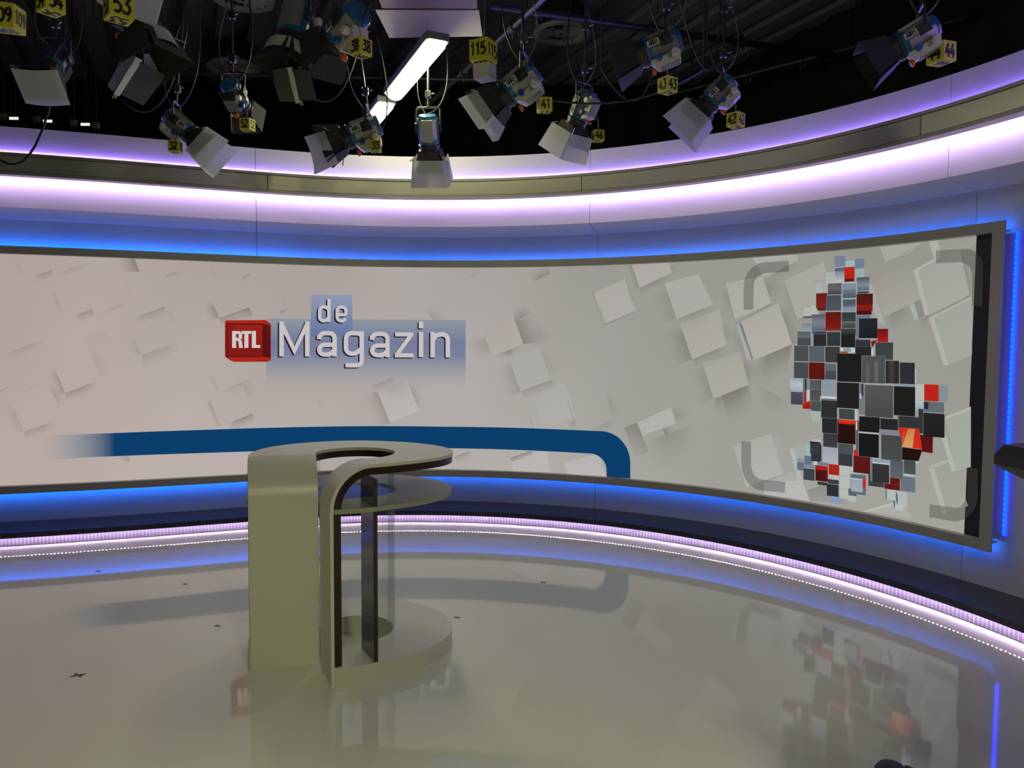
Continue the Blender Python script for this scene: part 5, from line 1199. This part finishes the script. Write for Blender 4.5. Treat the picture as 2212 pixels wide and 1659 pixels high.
LG = 'studio lamps on the rig'
lamp((0.005, 4.6, 3.19), (-.80, .22, -.58), 'silver and blue studio lamp with black doors edged in white paper, above cube 41', 'rim', pipe_dx=-.06, pins=3, sc=0.76)
lamp((2.02, 3.9, 3.20), (-.84, .25, -.50), 'silver and blue studio lamp without paper high at the right, by cube 44', 'none', pipe_dx=.0, pins=0, sc=0.66)
lamp((-1.10, 5.3, 3.10), (-.84, -.05, -.34), 'studio lamp with big curled white paper on its doors, by cube 33', 'wrap', pipe_dx=-.15, pins=3, pipe_z=4.36, sc=0.78)
lamp((-2.40, 5.5, 3.18), (.72, .10, -.62), 'grey studio lamp with a white paper box pointing to the right, by cube 32', 'box', pipe_dx=.1, house='greyhouse', pipe_z=4.36, sc=0.70)
lamp((-0.645, 5.75, 3.20), (0.02, .42, -.80), 'silver drum shaped studio lamp with a square white paper box hanging straight down', 'box', pipe_z=4.36, logo=False, knobs=False, roll=math.pi, sc=0.74, paper_flip=True)
lamp((0.47, 5.3, 3.26), (-.36, .40, -.84), 'dark grey studio lamp with a long lilac lit paper sheet, just right of cube 41', 'box', house='greyhouse', pipe_z=4.36, sc=0.68)
lamp((0.846, 4.6, 3.42), (-.86, .22, -.30), 'olive lit studio lamp with bare open doors, above cube 43', 'none', house='greyhouse', pins=0, pipe_z=4.36, sc=0.76)
lamp((1.33, 5.0, 3.27), (-.62, .22, -.66), 'dark studio lamp with a white paper box, above cube 42', 'box', house='greyhouse', pipe_z=4.36, sc=0.68)
lamp((-2.92, 4.8, 3.38), (.06, -.62, -.72), 'dark domed studio lamp at far left with a plain paper sheet pegged in front', 'front', house='yoke', logo=False, pipe_z=4.36, sc=0.70, box='barn')
lamp((-1.93, 3.9, 3.31), (.30, -.10, -.90), 'studio lamp at the upper left with black cards and paper pegged around it', 'cards', house='greyhouse', logo=False, pins=3, sc=0.86, box='barn')
lamp((-1.22, 4.2, 3.36), (-.12, -.25, -.85), 'studio lamp with a curved paper rim and dark fanned cards, left of cube 38', 'cards', house='greyhouse', logo=False, pins=3, sc=0.76, box='barn')
lamp((-0.90, 4.0, 3.27), (-.62, .62, -.30), 'studio lamp with a ribbed silver vent and orange knob beside cube 38', 'none', pins=0, sc=0.76, pipe_dx=-.18)
lamp((-1.74, 3.62, 3.57), (-.55, .30, -.62), 'lamp cut by the top edge of the photo, with paper box and orange knob', 'box', logo=False, pins=1, sc=0.76)
lamp((-1.905, 5.2, 3.30), (.05, .85, -.40), 'black studio lamp seen from behind, below the left ceiling vent', 'none', house='yoke', pins=0, logo=False, pipe_z=4.36, sc=0.66, box='barn')

number_cube((-2.40, 3.6, 3.160), .112, .12, '109', 'dull yellow number cube marked 109 in the upper left corner', (-2.40, 3.6, 3.62), tilt=(.05, .06))
number_cube((-2.01, 3.3, 3.10), .084, -.55, '54', 'dull yellow number cube marked 54, second cube from the left edge', (-2.01, 3.3, 3.70))
number_cube((-0.757, 3.75, 3.092), .078, -.62, '38', 'yellow number cube marked 38 beside the ribbed silver lamp', (-0.80, 3.86, 3.26))
number_cube((-0.955, 5.22, 2.99), .072, .12, '33', 'small yellow number cube marked 33 under the lamp with big curled paper', (-0.955, 5.24, 3.09), tilt=(0, -.06))
number_cube((0.185, 4.56, 3.072), .078, .22, '41', 'yellow number cube marked 41 right of the silver and blue lamp', (0.175, 4.58, 3.20), tilt=(0, -.05))
number_cube((-0.187, 4.6, 3.398), .125, -.5, '115', 'large yellow number cube marked 115 with a white box hanging under it', (-0.187, 4.6, 3.80))
number_cube((0.955, 4.7, 3.241), .088, .6, '43', 'yellow number cube marked 43 under the bare lamp with open doors', (0.93, 4.68, 3.40))
number_cube((1.50, 5.1, 3.150), .09, .75, '42', 'yellow number cube marked 42 tucked behind the lamp with a paper box', (1.48, 5.08, 3.30))
number_cube((2.195, 3.9, 3.140), .098, .42, '44', 'bright yellow number cube marked 44 at the upper right', (2.17, 3.9, 3.30), tilt=(0, -.06))
number_cube((-2.435, 5.42, 3.030), .078, .1, '32', 'dim yellow number cube marked 32 under the left paper box lamp', (-2.43, 5.44, 3.16))
number_cube((0.60, 5.36, 3.110), .075, .2, '46', 'yellow number cube marked 46 half hidden behind the lilac lit paper sheet', (0.59, 5.34, 3.24))
number_cube((-1.82, 3.5, 3.165), .105, .75, '53', 'yellow number cube at the top edge hanging below a white paper box', (-1.85, 3.58, 3.38))
number_cube((-1.80, 5.10, 3.098), .075, -.2, '52', 'yellow number cube below the black lamp seen from behind', (-1.82, 5.12, 3.24))
t = thing('junction_box', 'small white box hanging directly below the cube marked 115', 'box', (-0.178, 4.62, 3.285))
MB().box((-0.178, 4.62, 3.285), (.055, .05, .045), Matrix.Rotation(-.5, 3, 'Z'), bev=.004).build('box_body', M['white_plastic'], t)
MB().tube([(-0.178, 4.62, 3.33), (-0.178, 4.65, 3.60), (-0.15, 4.65, 4.1)], .006, 6).build('cord', M['cable'], t)

# ------------------------------------------------------------------ rig pipes, cable tray, lights and vents under the ceiling
def pipe(p0, p1, r, m, label, clamps=()):
    t = thing('rig_pipe', label, 'pipe', p0, 'pipes of the lighting rig')
    MB().tube([p0, p1], r, 14).build('tube', M[m], t, smooth=True)
    d = (Vector(p1) - Vector(p0)).normalized()
    for f in clamps:
        c = Vector(p0).lerp(Vector(p1), f); mb = MB(); mb.tube([c - d * .03, c + d * .03], r * 1.45, 12)
        mb.box(c + Vector((0, 0, r * 1.6)), (.02, .02, .02), bev=.003); mb.build('clamp', M['yoke'], t)
        MB().tube([c + Vector((0, 0, -r)), c + Vector((0, 0, -r - .07))], .006, 6).build('clamp_bolt', M['screw'], t); MB().tube([c + Vector((.03, 0, 0)), c + Vector((.05, 0, -.07))], .005, 6).build('clamp_bolt', M['screw'], t)
    for f in (0.08, 0.92):
        c = Vector(p0).lerp(Vector(p1), f); MB().tube([c, (c.x, c.y, 5.285)], .008, 6).build('drop_rod', M['yoke'], t)
    return t
pa = Vector((0.2, 5.47, 4.1)); d1 = (Vector((-1.024, 8.156, 4.1)) - pa).normalized()
pipe(pa - d1 * 1.6, pa + d1 * 3.1, .026, 'pipe', 'bright grey pipe slanting past the large cube marked 115', (.45, .52, .62, .68, .8))
pipe((-0.2, 6.255, 4.4), (3.6, 7.432, 4.4), .03, 'pipe', 'dark pipe crossing in front of the ribbed ceiling', (.1, .38, .6))
pipe((1.9, 9.0, 4.6), (4.1, 6.88, 4.6), .025, 'pipe', 'dark pipe slanting under the ribs at the upper right', (.3, .5))
pipe((-5.0, 6.7, 4.02), (0.3, 6.9, 4.02), .012, 'pipe', 'thin violet lit rail running behind the lamps on the left', ())
pipe((-3.6, 5.5, 4.375), (2.6, 5.2, 4.375), .025, 'pipe', 'pipe carrying the lamps that hang nearest the curved wall', ())
pipe((-3.6, 4.7, 4.325), (2.6, 4.6, 4.325), .025, 'pipe', 'pipe carrying the middle row of lamps, above the frame of the photo', ())
pipe((-3.0, 3.9, 4.325), (2.8, 3.9, 4.325), .025, 'pipe', 'pipe carrying the front row of lamps, above the frame of the photo', ())

def ceiling_lamp(p0, p1, label, key, drop=5.285, rods=(.2, .8)):
    p0, p1 = Vector(p0), Vector(p1); c = (p0 + p1) / 2; d = (p1 - p0).normalized(); q = Vector((-d.y, d.x, 0)); L = (p1 - p0).length
    t = thing('fluorescent_light', label, 'ceiling light', c, 'long fluorescent lights')
    R = Matrix((q, d, Vector((0, 0, 1)))).transposed()
    MB().box(c + Vector((0, 0, .045)), (.085, L / 2, .03), R, bev=.008).build('housing', M['greyhouse'], t)
    vs = []; fs = []; n = 8
    for j, y in enumerate((-L / 2, -L / 2 + .06, L / 2 - .06, L / 2)):
        k = 0.45 if j in (0, 3) else 1.0
        for i in range(n + 1):
            a = math.pi * i / n; v = q * (math.cos(a) * .075 * (.7 + .3 * k)) + Vector((0, 0, .015 - math.sin(a) * .06 * k)) + d * y; vs.append(c + v)
    for j in range(3):
        for i in range(n): a = j * (n + 1) + i; fs.append((a, a + 1, a + n + 2, a + n + 1))
    fs += [tuple(range(n + 1)), tuple(3 * (n + 1) + i for i in range(n, -1, -1))]
    MB().add(vs, fs).build('diffuser', M[key], t, smooth=True)
    if key == 'tube_front':  # unseen skirts and blades, added to keep this light off the rig
        for s in (-1, 1):
            MB().box(c + q * (s * .105) + Vector((0, 0, -.0325)), (.004, L / 2 + .03, .0825), R).build('cutoff_skirt', M['yoke'], t)
        for k in range(9):
            MB().box(p0.lerp(p1, k / 8) + Vector((0, 0, -.082)), (.102, .003, .033), R).build('cutoff_blade', M['yoke'], t)
    for f in rods:
        p = p0.lerp(p1, f); MB().tube([p + Vector((0, 0, .07)), (p.x, p.y, drop)], .006, 6).build('drop_rod', M['yoke'], t)
ceiling_lamp((-0.525, 5.23, 3.7), (-1.018, 6.38, 3.7), 'nearer of the two glowing fluorescent lights above the curved wall', 'tube', rods=(.45, .92))
ceiling_lamp((-1.105, 6.58, 3.7), (-1.60, 7.73, 3.7), 'farther of the two glowing fluorescent lights, behind the lamp by cube 33', 'tube')
FRONT_LIGHTS = [((1.7, -1.9, 4.4), (1.2, -0.7, 4.4)), ((0.4, -2.2, 4.4), (-0.1, -1.0, 4.4))]
for (p0, p1), lab in zip(FRONT_LIGHTS, ('unseen fluorescent light with added cutoff louvres over the crew area, nearest the news desk', 'unseen fluorescent light with added cutoff louvres over the crew area, farthest back')):
    ceiling_lamp(p0, p1, lab, 'tube_front')

# cable tray beside the lights
t = thing('cable_tray', 'dark slatted cable tray slanting beside the glowing lights', 'cable tray', (-1.2, 7.8, 4.32))
ta, tb = Vector((-0.48, 6.85, 4.34)), Vector((-2.25, 9.55, 4.34)); d = (tb - ta).normalized(); q = Vector((-d.y, d.x, 0)); R = Matrix((q, d, Vector((0, 0, 1)))).transposed(); L = (tb - ta).length
for s in (-1, 1): MB().box((ta + tb) / 2 + q * (s * .21), (.012, L / 2, .045), R).build('side_rail', M['pipe'], t)
for k in range(4): MB().box((ta + tb) / 2 + q * (-.13 + .085 * k) + Vector((0, 0, -.02)), (.024, L / 2, .004), R).build('slat', M['pipe'], t)
for k in range(12): MB().box(ta.lerp(tb, (k + .5) / 12) + Vector((0, 0, -.03)), (.2, .015, .006), R).build('rung', M['pipe'], t)
for f in (.1, .9):
    p = ta.lerp(tb, f); MB().tube([p + q * .2, (p.x + q.x * .2, p.y + q.y * .2, 5.285)], .008, 6).build('drop_rod', M['yoke'], t)

# round ceiling vents
def vent(c, r, label):
    t = thing('air_vent', label, 'ceiling vent', c, 'round air vents under the ceiling')
    cx, cy, cz = c
    MB().lathe([(r * .76, cz + .03), (r * .78, cz), (r, cz), (r * 1.0, cz + .015), (r * .9, cz + .05)], 48, 'Z', (cx, cy, 0), cap=False).build('rim', M['diffuser'], t, smooth=True)
    MB().lathe([(r * .27, cz + .02), (r * .27, cz), (0.012, cz - .002)], 28, 'Z', (cx, cy, 0)).build('hub', M['diffuser'], t, smooth=True)
    MB().lathe([(.02, cz - .004), (.02, cz - .001)], 12, 'Z', (cx, cy, 0)).build('hub_screw', M['yoke'], t)
    MB().lathe([(r * .80, cz + .05), (r * .80, 5.285)], 28, 'Z', (cx, cy, 0), cap=False).build('duct_collar', M['black'], t, smooth=True)
    MB().lathe([(r * .79, cz + .12), (0.01, cz + .12)], 28, 'Z', (cx, cy, 0), cap=False).build('back_plate', M['black'], t)
    first = None
    for k in range(14):
        a = 2 * math.pi * k / 14; Rz = Matrix.Rotation(a, 3, 'Z') @ Matrix.Rotation(.5, 3, 'X')
        if first is None:
            first = MB().box((0, 0, 0), (r * .25, .0025, .022)).build('vane', M['diffuser'], t); o = first
        else:
            o = first.copy(); C.objects.link(o); o.parent = t
        o.matrix_world = Matrix.Translation(Vector(c) + Matrix.Rotation(a, 3, 'Z') @ Vector((r * .52, 0, .02))) @ Rz.to_4x4()
vent((0.512, 8.30, 5.0), .31, 'round white air vent with radial vanes in front of the ribbed ceiling')
vent((-3.483, 9.416, 5.0), .32, 'round dark air vent glimpsed between the lamps at upper left')
vent((-2.683, 7.528, 5.0), .30, 'round air vent cut by the top edge of the photo at left')

# sheet metal duct with a pale flap at its end
t = thing('air_duct', 'brown grey rectangular duct with a pale angled flap, above the nearer glowing light', 'duct', (-0.6, 3.5, 3.98))
MB().add([(-0.93, 1.6, 3.98), (-0.26, 1.6, 3.98), (-0.26, 5.35, 3.98), (-0.93, 5.35, 3.98), (-0.93, 1.6, 4.25), (-0.26, 1.6, 4.25), (-0.26, 5.35, 4.25), (-0.93, 5.35, 4.25)], [(0, 1, 2, 3), (7, 6, 5, 4), (0, 4, 5, 1), (1, 5, 6, 2), (2, 6, 7, 3), (3, 7, 4, 0)]).build('duct_body', M['duct'], t)
MB().plate([(-0.98, 5.365, 3.975), (-0.25, 5.36, 3.975), (-0.235, 5.62, 3.90), (-0.93, 5.66, 3.90)], .006).build('end_flap', M['ductflap'], t)
for (x, y) in ((-.85, 2.3), (-.34, 2.3), (-.85, 5.0), (-.34, 5.0)): MB().tube([(x, y, 4.25), (x, y, 5.285)], .008, 6).build('drop_rod', M['yoke'], t)

# small lit sockets on the rail beyond the wall at the left
ORD = ('first', 'second', 'third', 'fourth'); cnt = [0, 0]
for (x, z, lit) in ((-5.136, 3.874, 0), (-5.02, 3.852, 1), (-4.801, 3.849, 0), (-4.681, 3.827, 1), (-4.429, 3.815, 0), (-4.304, 3.797, 1), (-4.206, 3.789, 0)):
    lab = ('%s tiny lit display from the left in the row above the wall' if lit else '%s small dark socket box from the left in the row above the wall') % ORD[cnt[lit]]; cnt[lit] += 1
    t = thing('display_unit' if lit else 'socket_box', lab, 'display' if lit else 'socket', (x, 7.6, z), 'row of displays and sockets above the wall')
    if lit:
        MB().box((x, 7.6, z), (.055, .02, .024), bev=.003).build('case', M['yoke'], t)
        MB().box((x, 7.578, z), (.045, .003, .013)).build('panel', M['lit_panel'], t)
    else:
        MB().box((x, 7.6, z), (.03, .02, .03), bev=.004).build('case', M['greyhouse'], t)
    MB().tube([(x, 7.61, z + .02), (x, 7.61, 5.285)], .004, 6).build('drop_rod', M['yoke'], t)

# loose cables slung along the rig
for (p0, p1, sag, r, lab) in (((-3.9, 5.0, 3.9), (-2.9, 4.9, 3.6), .95, .008, 'long black cable drooping in front of the wall at the far left'),
                              ((-2.9, 5.0, 3.75), (-2.2, 5.1, 3.7), .55, .006, 'black cable looping under the lamps left of centre'),
                              ((0.05, 4.9, 3.25), (1.25, 5.0, 3.45), .12, .007, 'black cable slung between the lamps by cubes 41 and 43'),
                              ((-1.75, 5.6, 3.75), (-1.15, 5.6, 3.8), .35, .006, 'black cable looping behind the lamp by cube 33'),
                              ((0.62, 5.4, 3.6), (0.98, 5.2, 3.6), .25, .006, 'grey cable loop beside the bare lamp with open doors'),
                              ((1.05, 4.9, 3.9), (1.35, 5.0, 3.7), .35, .006, 'black cable looping above cube 42')):
    t = thing('loose_cable', lab, 'cable', p0, 'loose cables on the rig')
    MB().tube(curve_pts(p0, p1, sag, 18, (.05, .03, 0)), r, 6).build('cable_run', M['cable'], t, smooth=True)
    MB().tube([p0, (p0[0], p0[1], 4.2)], r, 6).build('cable_tail', M['cable'], t); MB().tube([p1, (p1[0], p1[1], 4.2)], r, 6).build('cable_tail', M['cable'], t)

# ------------------------------------------------------------------ studio camera at the right edge: only the tip of its hood and one foot are in view
t = thing('studio_camera', 'black studio camera whose hood pokes in at the right edge of the photo', 'camera', (1.85, 1.9, 0))
vs = [(1.128, 1.72, 1.392), (1.150, 1.72, 1.417), (1.70, 1.66, 1.47), (1.70, 1.66, 1.10), (1.150, 1.72, 1.358), (1.128, 1.72, 1.372)]
vb = [(x + .02, y - .40, z) for (x, y, z) in vs]; k = len(vs)
MB().add(vs + vb, [tuple(range(k)), tuple(range(2 * k - 1, k - 1, -1))] + [(i, k + i, k + (i + 1) % k, (i + 1) % k) for i in range(k)]).build('hood', M['rubber'], t)
MB().tube([(1.134, 1.705, 1.381), (1.20, 1.70, 1.350), (1.68, 1.65, 1.15)], .006, 6).build('hood_seam', M['yoke'], t)
MB().box((1.95, 1.9, 1.32), (.26, .2, .2), bev=.03).build('camera_body', M['rubber'], t)
MB().tube([(1.95, 1.95, 0.12), (1.95, 1.95, 1.15)], [.09, .06], 16).build('pedestal', M['yoke'], t, smooth=True)
for (x, y) in ((1.47, 2.76), (2.6, 2.3), (1.75, 1.2)):
    MB().tube([(1.95, 1.95, .14), (x + (1.95 - x) * .06, y + (1.95 - y) * .06, .03)], .03, 8).build('leg', M['yoke'], t)
    MB().lathe([(.055, 0.0), (.06, .01), (.045, .03), (.02, .035)], 16, 'Z', (x, y, 0)).build('foot', M['rubber'], t)
